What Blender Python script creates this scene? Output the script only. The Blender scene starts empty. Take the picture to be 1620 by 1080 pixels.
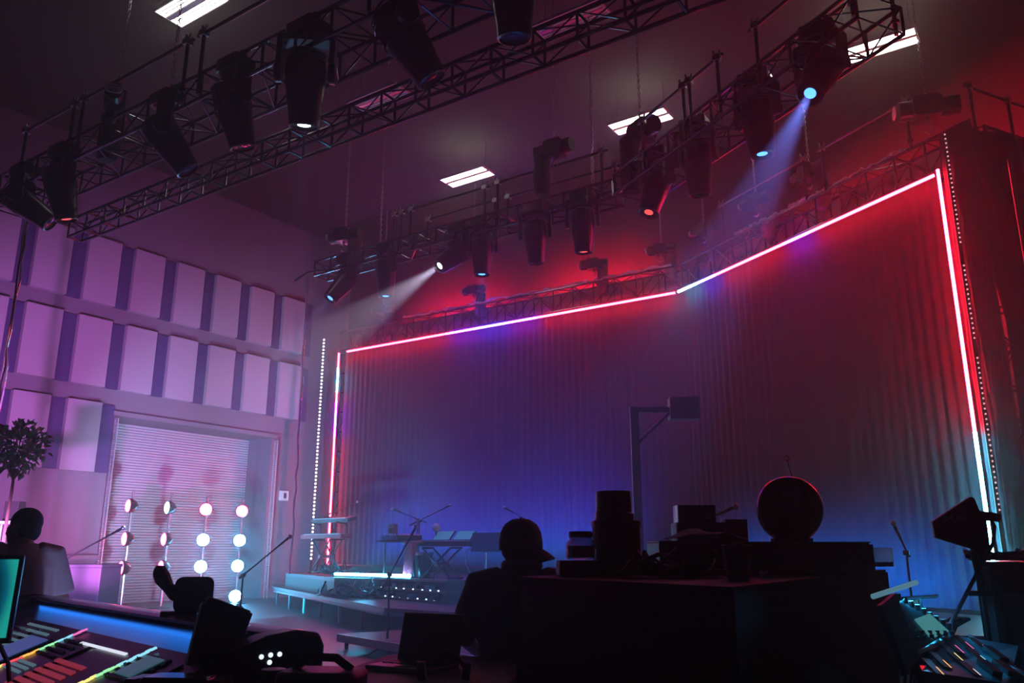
import bpy, bmesh, math, random
from mathutils import Vector, Matrix, Euler
random.seed(7)
S = bpy.context.scene
COL = S.collection
PI = math.pi
# ---------------------------------------------------------------- camera
YAW = math.radians(33.97); PITCH = math.radians(14.445); EYE = 1.35
cd = bpy.data.cameras.new('camera'); cam = bpy.data.objects.new('camera', cd); COL.objects.link(cam)
cam.location = (0, 0, EYE); cam.rotation_euler = (PI/2 + PITCH, 0, YAW)
cd.sensor_width = 36; cd.lens = 28.685; cd.clip_start = .05; cd.clip_end = 200
S.camera = cam
# ---------------------------------------------------------------- world, exposure
w = bpy.data.worlds.new('world'); S.world = w; w.use_nodes = True
w.node_tree.nodes['Background'].inputs[0].default_value = (.02, .025, .05, 1)
w.node_tree.nodes['Background'].inputs[1].default_value = .03
# theatrical haze fills the whole hall
vsn = w.node_tree.nodes.new('ShaderNodeVolumeScatter'); HAZE = .0088
vsn.inputs['Color'].default_value = (1, 1, 1, 1); vsn.inputs['Density'].default_value = HAZE; vsn.inputs['Anisotropy'].default_value = .7
w.node_tree.links.new(vsn.outputs[0], w.node_tree.nodes['World Output'].inputs['Volume'])
S.view_settings.view_transform = 'Standard'; S.view_settings.look = 'None'
S.view_settings.exposure = -.12; S.view_settings.gamma = 1; S.view_settings.use_curve_mapping = False
cy = S.cycles
cy.use_denoising = True; cy.max_bounces = 3; cy.diffuse_bounces = 1; cy.glossy_bounces = 1
cy.transmission_bounces = 3; cy.volume_bounces = 0; cy.transparent_max_bounces = 6
cy.sample_clamp_indirect = 4; cy.caustics_reflective = False; cy.caustics_refractive = False
cy.use_light_tree = True; cy.use_adaptive_sampling = True; cy.adaptive_threshold = .04; cy.adaptive_min_samples = 20
# ---------------------------------------------------------------- helpers
def lin(c):
    return c/12.92 if c <= .04045 else ((c+.055)/1.055)**2.4
def rgb(h):
    return tuple(lin(int(h[i:i+2], 16)/255) for i in (0, 2, 4)) + (1,)
MATS = {}
def mat(name, col='404040', rough=.5, metal=0, spec=.5, emit=None, es=0, noise=0, nscale=20, bump=0, bscale=60, alpha=1, trans=0, sample=True, nstretch=None):
    if name in MATS: return MATS[name]
    m = bpy.data.materials.new(name); m.use_nodes = True; MATS[name] = m
    nt = m.node_tree; b = nt.nodes['Principled BSDF']
    c = rgb(col) if isinstance(col, str) else col
    b.inputs['Base Color'].default_value = c; b.inputs['Roughness'].default_value = rough
    b.inputs['Metallic'].default_value = metal; b.inputs['Specular IOR Level'].default_value = spec
    b.inputs['Alpha'].default_value = alpha; b.inputs['Transmission Weight'].default_value = trans
    if emit is not None:
        b.inputs['Emission Color'].default_value = rgb(emit) if isinstance(emit, str) else emit
        b.inputs['Emission Strength'].default_value = es
        if not sample: m.cycles.emission_sampling = 'NONE'
    if noise or bump:
        tc = nt.nodes.new('ShaderNodeTexCoord'); mp = nt.nodes.new('ShaderNodeMapping')
        nt.links.new(tc.outputs['Object'], mp.inputs[0])
        if nstretch: mp.inputs['Scale'].default_value = nstretch
        if noise:
            n = nt.nodes.new('ShaderNodeTexNoise'); n.inputs['Scale'].default_value = nscale; n.inputs['Detail'].default_value = 4
            nt.links.new(mp.outputs[0], n.inputs[0])
            r = nt.nodes.new('ShaderNodeMapRange'); r.inputs[3].default_value = 1-noise; r.inputs[4].default_value = 1+noise
            nt.links.new(n.outputs[0], r.inputs[0])
            x = nt.nodes.new('ShaderNodeVectorMath'); x.operation = 'SCALE'; x.inputs[0].default_value = c[:3]
            nt.links.new(r.outputs[0], x.inputs['Scale']); nt.links.new(x.outputs[0], b.inputs['Base Color'])
        if bump:
            n2 = nt.nodes.new('ShaderNodeTexNoise'); n2.inputs['Scale'].default_value = bscale; n2.inputs['Detail'].default_value = 3
            nt.links.new(mp.outputs[0], n2.inputs[0])
            bp = nt.nodes.new('ShaderNodeBump'); bp.inputs['Strength'].default_value = bump; bp.inputs['Distance'].default_value = .02
            nt.links.new(n2.outputs[0], bp.inputs['Height']); nt.links.new(bp.outputs[0], b.inputs['Normal'])
    return m
def V(*a): return Vector(a[0] if len(a) == 1 else a)
class MB:
    """collects shapes; build() links them as one mesh object"""
    def __init__(s): s.v = []; s.f = []
    def add(s, vs, fs):
        o = len(s.v); s.v += [tuple(p) for p in vs]; s.f += [tuple(i+o for i in f) for f in fs]; return s
    def box(s, c, d, rot=None, top=None):
        x, y, z = d[0]/2, d[1]/2, d[2]/2; tx, ty = (top or (1, 1))
        vs = [V(-x,-y,-z), V(x,-y,-z), V(x,y,-z), V(-x,y,-z), V(-x*tx,-y*ty,z), V(x*tx,-y*ty,z), V(x*tx,y*ty,z), V(-x*tx,y*ty,z)]
        M = rot.to_matrix() if isinstance(rot, Euler) else (Matrix.Rotation(rot, 3, 'Z') if isinstance(rot, (int, float)) and rot else None)
        if isinstance(rot, Matrix): M = rot.to_3x3()
        c = V(c); vs = [(M @ p if M else p)+c for p in vs]
        return s.add(vs, [(0,3,2,1),(4,5,6,7),(0,1,5,4),(1,2,6,5),(2,3,7,6),(3,0,4,7)])
    def rbox(s, c, d, r, n=3, rot=None):
        """box with rounded vertical edges"""
        x, y = d[0]/2-r, d[1]/2-r; P = []
        for cx, cy, a0 in ((x,y,0),(-x,y,90),(-x,-y,180),(x,-y,270)):
            for i in range(n+1):
                a = math.radians(a0+90*i/n); P.append((cx+r*math.cos(a), cy+r*math.sin(a)))
        return s.prism(P, c, d[2], rot)
    def prism(s, P, c=(0,0,0), h=1, rot=None):
        """polygon P in xy extruded along z, centred on c"""
        k = len(P); M = rot.to_matrix() if isinstance(rot, Euler) else (rot.to_3x3() if isinstance(rot, Matrix) else (Matrix.Rotation(rot, 3, 'Z') if rot else Matrix.Identity(3))); c = V(c)
        vs = [M @ V(p[0], p[1], -h/2)+c for p in P] + [M @ V(p[0], p[1], h/2)+c for p in P]
        return s.add(vs, [tuple(range(k-1,-1,-1)), tuple(range(k, 2*k))] + [(i, (i+1)%k, (i+1)%k+k, i+k) for i in range(k)])
    def cyl(s, a, b, r, r2=None, n=8, cap=True):
        a = V(a); b = V(b); r2 = r if r2 is None else r2; d = (b-a)
        if d.length < 1e-6: return s
        q = d.normalized(); e = q.orthogonal().normalized(); g = q.cross(e)
        vs = [a+(e*math.cos(t)+g*math.sin(t))*r for t in (2*PI*i/n for i in range(n))] + [b+(e*math.cos(t)+g*math.sin(t))*r2 for t in (2*PI*i/n for i in range(n))]
        fs = [(i, (i+1)%n, (i+1)%n+n, i+n) for i in range(n)]
        if cap: fs += [tuple(range(n-1,-1,-1)), tuple(range(n, 2*n))]
        return s.add(vs, fs)
    def tube(s, pts, r, n=6, closed=False):
        pts = [V(p) for p in pts]; k = len(pts); vs = []; fs = []; up = None
        for i, p in enumerate(pts):
            if closed: t = pts[(i+1)%k]-pts[i-1]
            else: t = pts[min(i+1, k-1)]-pts[max(i-1, 0)]
            t.normalize()
            if up is None: up = t.orthogonal().normalized()
            up = (up-t*up.dot(t)); up = up.normalized() if up.length > 1e-6 else t.orthogonal().normalized()
            g = t.cross(up); rr = r[i] if isinstance(r, (list, tuple)) else r
            vs += [p+(up*math.cos(a)+g*math.sin(a))*rr for a in (2*PI*j/n for j in range(n))]
        for i in range(k if closed else k-1):
            q = (i+1)%k
            fs += [(i*n+j, i*n+(j+1)%n, q*n+(j+1)%n, q*n+j) for j in range(n)]
        if not closed: fs += [tuple(range(n-1,-1,-1)), tuple(range((k-1)*n, k*n))]
        return s.add(vs, fs)
    def lathe(s, prof, c=(0,0,0), n=16, rot=None):
        """prof [(r,z)..] around z"""
        M = rot.to_matrix() if isinstance(rot, Euler) else (rot.to_3x3() if isinstance(rot, Matrix) else Matrix.Identity(3)); c = V(c); vs = []; fs = []
        for r, z in prof: vs += [M @ V(r*math.cos(2*PI*i/n), r*math.sin(2*PI*i/n), z)+c for i in range(n)]
        k = len(prof)
        for i in range(k-1): fs += [(i*n+j, i*n+(j+1)%n, (i+1)*n+(j+1)%n, (i+1)*n+j) for j in range(n)]
        if prof[0][0] > 1e-5: fs.append(tuple(range(n-1,-1,-1)))
        if prof[-1][0] > 1e-5: fs.append(tuple(range((k-1)*n, k*n)))
        return s.add(vs, fs)
    def ball(s, c, r, n=10, m=6, sc=(1,1,1)):
        pr = [(max(1e-6, math.sin(PI*i/m)), -math.cos(PI*i/m)) for i in range(m+1)]; vs = []; fs = []; c = V(c)
        for a, z in pr: vs += [c+V(r*sc[0]*a*math.cos(2*PI*j/n), r*sc[1]*a*math.sin(2*PI*j/n), r*sc[2]*z) for j in range(n)]
        for i in range(m): fs += [(i*n+j, i*n+(j+1)%n, (i+1)*n+(j+1)%n, (i+1)*n+j) for j in range(n)]
        return s.add(vs, fs)
    def mesh(s, name, m, smooth=False):
        me = bpy.data.meshes.new(name); me.from_pydata(s.v, [], s.f); me.materials.append(m)
        if smooth:
            for p in me.polygons: p.use_smooth = True
            try: me.set_sharp_from_angle(angle=math.radians(40))
            except Exception: pass
        return me
    def build(s, name, m, parent=None, smooth=False, bevel=0, label=None):
        o = bpy.data.objects.new(name, s.mesh(name, m, smooth)); COL.objects.link(o)
        if parent: o.parent = parent
        if label: o['label'] = label
        if bevel:
            bv = o.modifiers.new('bevel', 'BEVEL'); bv.width = bevel; bv.segments = 2; bv.limit_method = 'ANGLE'
        return o
def inst(me, name, parent=None, loc=(0,0,0), M=None):
    o = bpy.data.objects.new(name, me); COL.objects.link(o)
    if M is not None: o.matrix_local = M
    else: o.location = loc
    if parent: o.parent = parent
    return o
def tag(o, label, cat, group=None):
    o['label'] = label; o['category'] = cat
    if group: o['group'] = group
    return o
def thing(name, label, cat, loc=(0,0,0), rz=0, group=None):
    o = bpy.data.objects.new(name, None); COL.objects.link(o); o.empty_display_size = .1
    o.location = loc; o.rotation_euler = (0, 0, rz)
    return tag(o, label, cat, group)
def struct(o): o['kind'] = 'structure'; return o
def stuff(o): o['kind'] = 'stuff'; return o
def align(a, b):
    """matrix putting local z (0..1 scaled to length) from a to b"""
    a = V(a); b = V(b); d = b-a; q = d.to_track_quat('Z', 'Y')
    return Matrix.Translation(a) @ q.to_matrix().to_4x4() @ Matrix.Diagonal((1, 1, d.length, 1))
FR = V(math.cos(YAW), math.sin(YAW), 0); FF = V(-math.sin(YAW), math.cos(YAW), 0)
def G(x, y, z=0): return FR*x + FF*y + V(0, 0, z)      # foreground frame: x to the right, y away from the mixing position
def lamp(kind, name, loc, energy, col, target=None, size=.1, spot=30, blend=.3, size_y=None, parent=None):
    l = bpy.data.lights.new(name, kind); l.energy = energy; l.color = rgb(col)[:3] if isinstance(col, str) else col
    o = bpy.data.objects.new(name, l); COL.objects.link(o); o.location = loc
    if kind == 'SPOT': l.spot_size = math.radians(spot); l.spot_blend = blend; l.shadow_soft_size = size
    elif kind == 'AREA':
        l.size = size
        if size_y: l.shape = 'RECTANGLE'; l.size_y = size_y
    else: l.shadow_soft_size = size
    if target is not None: o.rotation_euler = (V(target)-V(loc)).to_track_quat('-Z', 'Y').to_euler()
    if parent: o.parent = parent
    return o
# ---------------------------------------------------------------- materials
M_black = mat('black_metal', '17171a', .38, .3)
M_blackmatte = mat('black_plastic', '141416', .6)
M_drape = mat('black_drape', '3c353e', .9, spec=.15, noise=.25, nscale=6)
M_alu = mat('aluminium', '8a8a8e', .35, .9)
M_wall = mat('painted_block_wall', '6f6a74', .85, noise=.08, nscale=3, bump=.15, bscale=30)
M_panel = mat('acoustic_fabric', '98929c', .95, spec=.1, noise=.05, nscale=30)
M_floor = mat('concrete_floor', '35353a', .45, noise=.25, nscale=1.5, bump=.1, bscale=12)
M_ceil = mat('dark_ceiling', '383431', .95, noise=.1, nscale=2)
def neon(name, col, es): return mat(name, '000000', .5, emit=col, es=es)
# ---------------------------------------------------------------- room shell
XL, XR, YF, YB, ZC = -20.5, 7.0, -7.0, 20.0, 12.0
struct(MB().box(((XL+XR)/2, (YF+YB)/2, -.1), (XR-XL+4, YB-YF+1, .2)).build('floor', M_floor))
struct(MB().box(((XL+XR)/2, (YF+YB)/2, ZC+.1), (XR-XL+4, YB-YF+1, .2)).build('ceiling', M_ceil))
struct(MB().box(((XL+XR)/2, YB+.15, ZC/2), (XR-XL+4, .3, ZC)).build('wall_back', mat('dark_back_wall', '3a3338', .9, noise=.1, nscale=3)))
struct(MB().box((XR+.15, (YF+YB)/2, ZC/2), (.3, YB-YF, ZC)).build('wall_right', M_wall))
struct(MB().box(((XL+XR)/2, YF-.15, ZC/2), (XR-XL, .3, ZC)).build('wall_front', M_wall))
D0, D1, DZ, DD = 11.84, 16.95, 4.8, 1.1          # freight door opening
m = MB()
m.box((XL-.6, (YF+D0)/2, ZC/2), (1.2, D0-YF, ZC)); m.box((XL-.6, (D1+YB)/2, ZC/2), (1.2, YB-D1, ZC))
m.box((XL-.6, (D0+D1)/2, (DZ+ZC)/2), (1.2, D1-D0, ZC-DZ))
wl = struct(m.build('wall_left', M_wall))
pm = MB().box((.09, 0, 0), (.18, .88, 1.76)).mesh('acoustic_panel', M_panel)
pd = MB().box((.03, 0, 0), (.06, .40, 1.74)).mesh('recess_panel', mat('dark_violet_fabric', '4a3f66', .95, spec=.1))
for row, z0 in enumerate((7.65, 5.47, 3.30)):
    for k in range(-4, 7):
        y = 9.14+1.30*k+.43
        if row == 2 and y > D0-.3: continue
        inst(pm, 'acoustic_panel', wl, (XL, y, z0+.88))
        inst(pd, 'recess_panel', wl, (XL, y+.65, z0+.88))
dr = struct(thing('door_1', 'wide ribbed roll-up freight door recessed in the left wall', 'door', (XL-DD, D0, 0)))
m = MB()
for i in range(64): m.box((0, (D1-D0)/2, .0375+i*.075), (.04, D1-D0, .062))
stuff(m.build('door_slats', mat('door_steel', 'b4b6ba', .5, .2), dr))
# ---------------------------------------------------------------- neon outline of the stage frame
NL, NM, NR, NZ = V(-18.3, 17.5, 0), V(-7.12, 17.62, 0), V(-1.06, 14.07, 0), 7.35
RED = (1, .012, .035, 1); CYAN = (.12, .75, 1, 1); BLUE = (.1, .03, 1, 1); VIO = (.5, .02, 1, 1)
NE = {'red': neon('tube_red', RED, 100), 'cyan': neon('tube_cyan', CYAN, 75), 'blue': neon('tube_blue', BLUE, 120), 'violet': neon('tube_violet', VIO, 90)}
def neon_run(label, a, b, segs):
    t = thing('light_tube', label, 'light tube', a, 0, 'light tubes outlining the stage frame'); a = V(a); b = V(b); prev = 0
    for frac, c in segs:
        p, q = (b-a)*prev, (b-a)*frac; MB().cyl(p, q, .028, n=6).build('tube_segment', NE[c], t, label=c+' glowing tube segment'); prev = frac
    MB().cyl(V(0,.05,0), (b-a)+V(0,.05,0), .014, n=4).build('tube_channel', M_black, t)
    d = (b-a).normalized()
    if abs(d.z) < .5:
        for f in (.05,.25,.5,.75,.95): MB().cyl((b-a)*f+V(0,.05,0), (b-a)*f+V(-d.y,d.x,0)*.13+V(0,0,.12), .012, n=5).build('hanger', M_black, t)
    return t
zz = lambda v, z: V(v.x, v.y, z)
neon_run('red light tube standing upright at the left end of the frame', zz(NL, .47), zz(NL, 7.35), [(.62,'red'),(.78,'violet'),(.82,'red'),(.93,'cyan'),(1,'red')])
dL = (NM-NL).normalized()
neon_run('red light tube with a blue middle along the frame top, left of the bend', zz(NL+dL*.35, 7.35), zz(NM-dL*.05, 7.35), [(.36,'red'),(.45,'violet'),(.55,'blue'),(.64,'violet'),(1,'red')])
dR = (NR-NM).normalized()
neon_run('red light tube with a violet patch rising to the top right corner', zz(NM+dR*.05, 7.35), zz(NR-dR*.08, 7.35), [(.1,'cyan'),(.2,'blue'),(.5,'red'),(.6,'violet'),(1,'red')])
neon_run('tall upright light tube at right, red above and cyan below', zz(NR, .5), zz(NR, 7.42), [(.375,'cyan'),(1,'red')])
# curtains
def curtain(name, label, a, b, z0, z1, m, amp=.018, pitch=.2, thick=.0):
    a = V(a); b = V(b); L = (b-a).length; d = (b-a)/L; n = V(-d.y, d.x, 0); k = int(L/pitch*6)
    vs = []; fs = []
    for i in range(k+1):
        s_ = L*i/k; o = amp*math.sin(2*PI*s_/pitch+.8*math.sin(s_*1.7))*(.6+.4*math.sin(s_*.9+1)); p = a+d*s_
        for z, q in ((z0, 1.15), (z0+(z1-z0)*.5, 1), (z1, .6)): vs.append((p.x+n.x*o*q, p.y+n.y*o*q, z))
    for i in range(k):
        for j in range(2): fs.append((i*3+j, i*3+3+j, i*3+4+j, i*3+1+j))
    o = MB().add(vs, fs).build(name, m, smooth=True); return tag(o, label, 'curtain', 'black stage curtains')
nR = V(-dR.y, dR.x, 0)
curtain('stage_curtain', 'wide black pleated curtain closing the back of the stage', NL+V(.1,.2,0), NM+V(.06,.2,0), .5, 7.42, M_drape)
curtain('stage_curtain', 'black pleated curtain on the angled right side of the stage', NM+V(.06,.2,0), NR+nR*.18-dR*.08, .5, 7.42, M_drape)
# ---------------------------------------------------------------- text, flat print on things
def text_mesh(s, size, m, name='lettering', depth=.0008):
    cu = bpy.data.curves.new(name, 'FONT'); cu.body = s; cu.size = size; cu.align_x = 'CENTER'; cu.align_y = 'CENTER'; cu.extrude = depth
    o = bpy.data.objects.new(name, cu); COL.objects.link(o); bpy.context.view_layer.update()
    me = bpy.data.meshes.new_from_object(o.evaluated_get(bpy.context.evaluated_depsgraph_get())); bpy.data.objects.remove(o)
    me.materials.clear(); me.materials.append(m); return me
# ---------------------------------------------------------------- ceiling lights
M_tube = mat('fluorescent_tube', 'ffffff', .5, emit=(1, .95, .86, 1), es=12)
M_tubeoff = mat('unlit_tube', 'e8e8e8', .3)
M_white = mat('white_enamel', 'd8d8d4', .4)
def ceiling_light(label, x, y, on, z=11.1):
    t = thing('ceiling_light', label, 'ceiling light', (x, y, z), 0, 'ceiling lights hung in a grid')
    MB().box((0,.29,.03), (1.44,.02,.06)).box((0,-.29,.03), (1.44,.02,.06)).box((.71,0,.03), (.02,.6,.06)).box((-.71,0,.03), (.02,.6,.06)).build('housing', M_white, t)
    MB().box((0,0,.03), (1.42,.09,.05)).build('ballast_cover', M_alu, t)
    me = MB().cyl((-.68,0,0), (.68,0,0), .022, n=6).mesh('lamp', M_tube if on else M_tubeoff)
    for y_ in (-.24, -.165, -.09, .09, .165, .24): inst(me, 'lamp', t, (0, y_, .012))
    w_ = MB().cyl((0,0,.05), (0,0,ZC-11.1), .006, n=4).mesh('hanger_wire', M_alu)
    for sx in (-.6, .6): inst(w_, 'hanger_wire', t, (sx, 0, 0))
    return t
k_ = (11.1-EYE)/(10-1.6)    # grid of the lit and unlit fixtures
for lab, x, y, on in (('lit ceiling light at the far right, behind the end of the angled truss', -1.66, 13.75, 1), ('lit ceiling light half hidden behind a hoist over the angled truss', -6.15, 13.77, 1),
                      ('lit ceiling light alone in the middle of the dark ceiling', -10.57, 13.83, 1), ('lit ceiling light at the top left edge, nearest the camera', -10.51, 6.47, 1),
                      ('unlit ceiling light seen through the ladder truss at left', -9.95, 10.2, 0), ('unlit ceiling light behind the ladder truss at the top middle', -5.69, 10.2, 0)):
    ceiling_light(lab, x*k_, y*k_, on)
# ---------------------------------------------------------------- trusses
M_truss = mat('truss_black', '55555a', .2, .9)
ROD = MB().cyl((0,0,0), (0,0,1), .012, n=6, cap=False).mesh('brace', M_truss)
RODT = MB().cyl((0,0,0), (0,0,1), .019, n=6, cap=False).mesh('post', M_truss)
def truss(name, label, a, b, w_, h, bay=.55, flat=False, ends=True, group='overhead trusses'):
    """box truss; a, b are the ends of its bottom centre line"""
    a = V(a); b = V(b); d = b-a; L = d.length; rz = math.atan2(d.y, d.x); vert = abs(d.z) > .5*L
    t = thing(name, label, 'truss', a, rz, group)
    if vert: t.rotation_euler = (0, -PI/2, rz)
    n = max(1, round(L/bay)); bay = L/n; c = w_/2
    for y in (-c, c):
        for z in (0, h): MB().cyl((0,y,z), (L,y,z), .026, n=8).build('chord', M_truss, t, smooth=True)
    P = lambda i, y, z: V(i*bay, y, z)
    for i in range(n+1):
        for y in (-c, c): inst(RODT, 'post', t, M=align(P(i,y,0), P(i,y,h)))
        for z in (0, h): inst(RODT if flat else ROD, 'cross_bar', t, M=align(P(i,-c,z), P(i,c,z)))
    for i in range(n):
        u, q = (0, h) if i % 2 else (h, 0)
        for y in (-c, c): inst(ROD, 'brace', t, M=align(P(i,y,u), P(i+1,y,q)))
        s_ = c if i % 2 else -c
        inst(ROD, 'brace', t, M=align(P(i,-s_,h), P(i+1,s_,h)))
        if not flat: inst(ROD, 'brace', t, M=align(P(i,s_,0), P(i+1,-s_,0)))
    return t
TZ1, TZ3 = 7.0, 7.2
truss('box_truss', 'nearest wide black truss crossing the top left, carrying large moving lights', (-14.5, 5.9, TZ1), (1.5, 5.9, TZ1), .71, .37, .6)
truss('ladder_truss', 'slim black ladder truss rimmed in red light, running up to the top right', (-14.75, 7.28, TZ1), (1.5, 7.28, TZ1), .27, .34, .6, flat=True)
truss('box_truss', 'truss over the back of the stage, left of the bend, with moving lights below', (-13.05, 11.83, TZ3), (-5.75, 11.83, TZ3), .42, .32, .5)
DR = V(.8545, -.5195, 0); NRV = V(.5195, .8545, 0)
PC = V(-2.86, 9.83, 0)+NRV*.36
truss('box_truss', 'angled truss at upper right whose end crosses a lit ceiling light', zz(PC-DR*3.3, TZ3), zz(PC+DR*1.9, TZ3), .74, .36, .52)
# frame trusses carrying the light tubes
FZ = 7.46
truss('frame_truss', 'truss behind the red light tube along the back of the stage', zz(NL+V(-.1,.32,0), FZ), zz(NM+V(.1,.32,0), FZ), .4, .6, .6, group='stage frame trusses')
truss('frame_truss', 'truss behind the light tube rising to the top right corner', zz(NM+nR*.32+dR*.05, FZ), zz(NR+nR*.32+dR*.35, FZ), .4, .6, .6, group='stage frame trusses')
truss('frame_truss', 'truss running back from the top right corner of the stage frame', zz(NR+nR*.5+dR*.35, FZ+.1), zz(NR+nR*5+dR*.35, FZ+.1), .4, .5, .6, group='stage frame trusses')
truss('tower_truss', 'upright truss tower behind the tall red and cyan tube', zz(NR+nR*.55+dR*.45, .02), zz(NR+nR*.55+dR*.45, FZ), .4, .4, .6, group='stage frame trusses')
truss('tower_truss', 'upright truss tower behind the left end tube of the stage frame', zz(NL+V(-.05,.75,0), .02), zz(NL+V(-.05,.75,0), FZ), .4, .4, .6, group='stage frame trusses')
# ---------------------------------------------------------------- moving lights
M_head = mat('fixture_shell', '1b1b1e', .28, .2)
M_lensoff = mat('dark_lens', '151922', .08, .2)
M_lensblue = mat('lens_lit_blue', '101018', .1, emit=(.07, .27, 1, 1), es=3.5, sample=False)
M_lenswhite = mat('lens_lit_white', '101018', .1, emit=(.6, .75, 1, 1), es=6, sample=False)
M_lensred = mat('lens_lit_red', '101018', .1, emit=(1, .1, .1, 1), es=1.2, sample=False)
H_BASE = MB().rbox((0,0,.53), (.44,.34,.17), .04, 3).box((0,0,.44), (.26,.26,.03)).mesh('base', M_head, True)
H_CLAMP = MB().box((0,0,.64), (.06,.07,.06)).tube([(0,-.045,.66),(0,-.05,.71),(0,0,.745),(0,.05,.71),(0,.045,.67)], .014, 5).mesh('clamp', M_black)
m = MB().box((0,0,.405), (.62,.2,.06))
for s_ in (-1, 1): m.box((s_*.295,0,.2), (.06,.2,.42), top=(1,1)).cyl((s_*.265,0,0), (s_*.335,0,0), .12, n=14).box((s_*.295,0,0), (.055,.17,.1))
H_YOKE = m.mesh('yoke', M_head, True)
m = MB().lathe([(.0,.27),(.13,.27),(.2,.235),(.225,.16),(.235,.03),(.228,-.1),(.205,-.3),(.178,-.5),(.172,-.62),(.15,-.63),(.142,-.6),(.0,-.6)], n=20)
m.box((0,.215,.05), (.16,.03,.3)).box((0,-.215,.05), (.16,.03,.3))
for z in (.2,.16,.12): m.lathe([(.236,z),(.242,z+.008),(.236,z+.016)], n=20)
H_HEAD = m.mesh('head', M_head, True)
H_LENS = {k: MB().lathe([(.0,-.606),(.06,-.602),(.105,-.596)], n=16).mesh('lens', mm) for k, mm in (('off', M_lensoff), ('blue', M_lensblue), ('white', M_lenswhite), ('red', M_lensred))}
def moving_light(label, top, d, lens='off', beam=None, sc=1.0):
    """top = mounting point on the truss; d = direction the lens looks"""
    d = V(d).normalized(); top = V(top)
    t = thing('moving_light', label, 'stage light', top, 0, 'moving lights on the trusses')
    pan = math.atan2(d.y, d.x)+PI/2 if abs(d.x)+abs(d.y) > .02 else .6
    S4 = Matrix.Diagonal((sc, sc, sc, 1)); O = Matrix.Translation((0,0,-.72*sc)); R = Matrix.Rotation(pan, 4, 'Z')
    b_ = inst(H_BASE, 'base', t, M=O @ S4 @ Matrix.Rotation(.0, 4, 'Z'))
    for x in (-.13, .13): inst(H_CLAMP, 'clamp', b_, (x, 0, 0))
    inst(H_YOKE, 'yoke', t, M=O @ R @ S4)
    horiz = math.hypot(d.x, d.y); tilt = math.atan2(horiz, -d.z)
    hd = inst(H_HEAD, 'head', t, M=O @ R @ Matrix.Rotation(-tilt, 4, 'X') @ S4)
    inst(H_LENS[lens], 'lens', hd)
    if beam:
        col, en, ang, bl = beam; p = top+V(0,0,-.72*sc)+d*.66*sc
        lamp('SPOT', 'beam', p, en, col, p+d, size=.05, spot=ang, blend=bl)
    return t
UP = V(0,0,1)
def T4(s_): return PC+DR*s_
for lab, x, d, ln, bm, sc in (
    ('black moving light at far left of the near truss, tilted sharply right', -13.35, FR*.85-UP*.6, 'off', None, 1),
    ('black moving light at far left with a red-lit lens rim, aimed down', -12.15, FR*.2-UP, 'red', ('ff3040', 300, 14, .4), 1),
    ('black moving light on the near truss tipped right, below the chain hoist', -9.5, FR*.6-UP*.85, 'off', None, 1),
    ('black moving light on the near truss, next left of the one with the faint beam', -8.05, FR*.25-UP, 'off', None, 1),
    ('large black moving light on the near truss sending a faint beam straight down', -6.72, FR*-.02-UP, 'white', ('b8b4ff', 1200, 10, .5), 1.08),
    ('large black moving light at the top edge, tipped to the right', -5.25, FR*.6-UP*.95, 'off', None, 1.08),
    ('black moving light cut off by the top edge, pointing straight down', -3.8, FR*.02-UP, 'off', None, 1.05)):
    moving_light(lab, (x, 5.66, TZ1+.5), d+FF*.22, ln, bm, sc*.95)
for lab, x, d, ln, bm in (
    ('leftmost moving light over the stage, blue lens with a short blue beam', -12.2, FR*-.5-FF*.3-UP*.8, 'blue', ('8090ff', 3500, 16, .4)),
    ('moving light with a blue-white lens pointing down, second from left over the stage', -11.05, FR*.03-FF*.12-UP, 'blue', ((.02,.14,1), 900, 62, .9)),
    ('moving light throwing the bright white beam down to the left', -9.15, FR*-.72-FF*.45-UP*.72, 'white', ('e0d8ff', 18000, 21, .35)),
    ('moving light pointing down with a pale blue lens, right of the white beam', -8.6+.0, FR*.0-FF*.1-UP, 'blue', ((.02,.14,1), 900, 62, .9)),
    ('dark moving light pointing down, second to the left of the truss bend', -7.4, FR*.02-FF*.03-UP, 'off', None),
    ('dark moving light with a red glint at its lens, nearest left of the truss bend', -6.42, FR*.02-FF*.03-UP, 'red', None)):
    moving_light(lab, (x, 11.75, TZ3+.4), d+(FF*.14 if abs(d.dot(FR)) < .2 else V(0,0,0)), ln, bm, .9)
for lab, s_, d, ln, bm in (
    ('moving light with a dull red lens tipped left, just right of the truss bend', -2.45, FR*-.32-FF*.2-UP, 'red', None),
    ('dark moving light hanging straight down from the left half of the angled truss', -1.42, FR*.06-FF*.05-UP, 'off', None),
    ('moving light with a blue ringed lens facing down on the angled truss', -.08, FR*.05-FF*.12-UP, 'blue', ('7c8cff', 300, 13, .5)),
    ('moving light by the end of the angled truss, blue lens and long violet beam', 1.08, FR*-.5-FF*.42-UP*.85, 'blue', ('6f80ff', 7000, 14, .35))):
    moving_light(lab, zz(T4(s_)-NRV*.1, TZ3+.56), d+(FF*.16 if abs(d.dot(FR)) < .2 else V(0,0,0)), ln, bm, .95)
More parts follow.
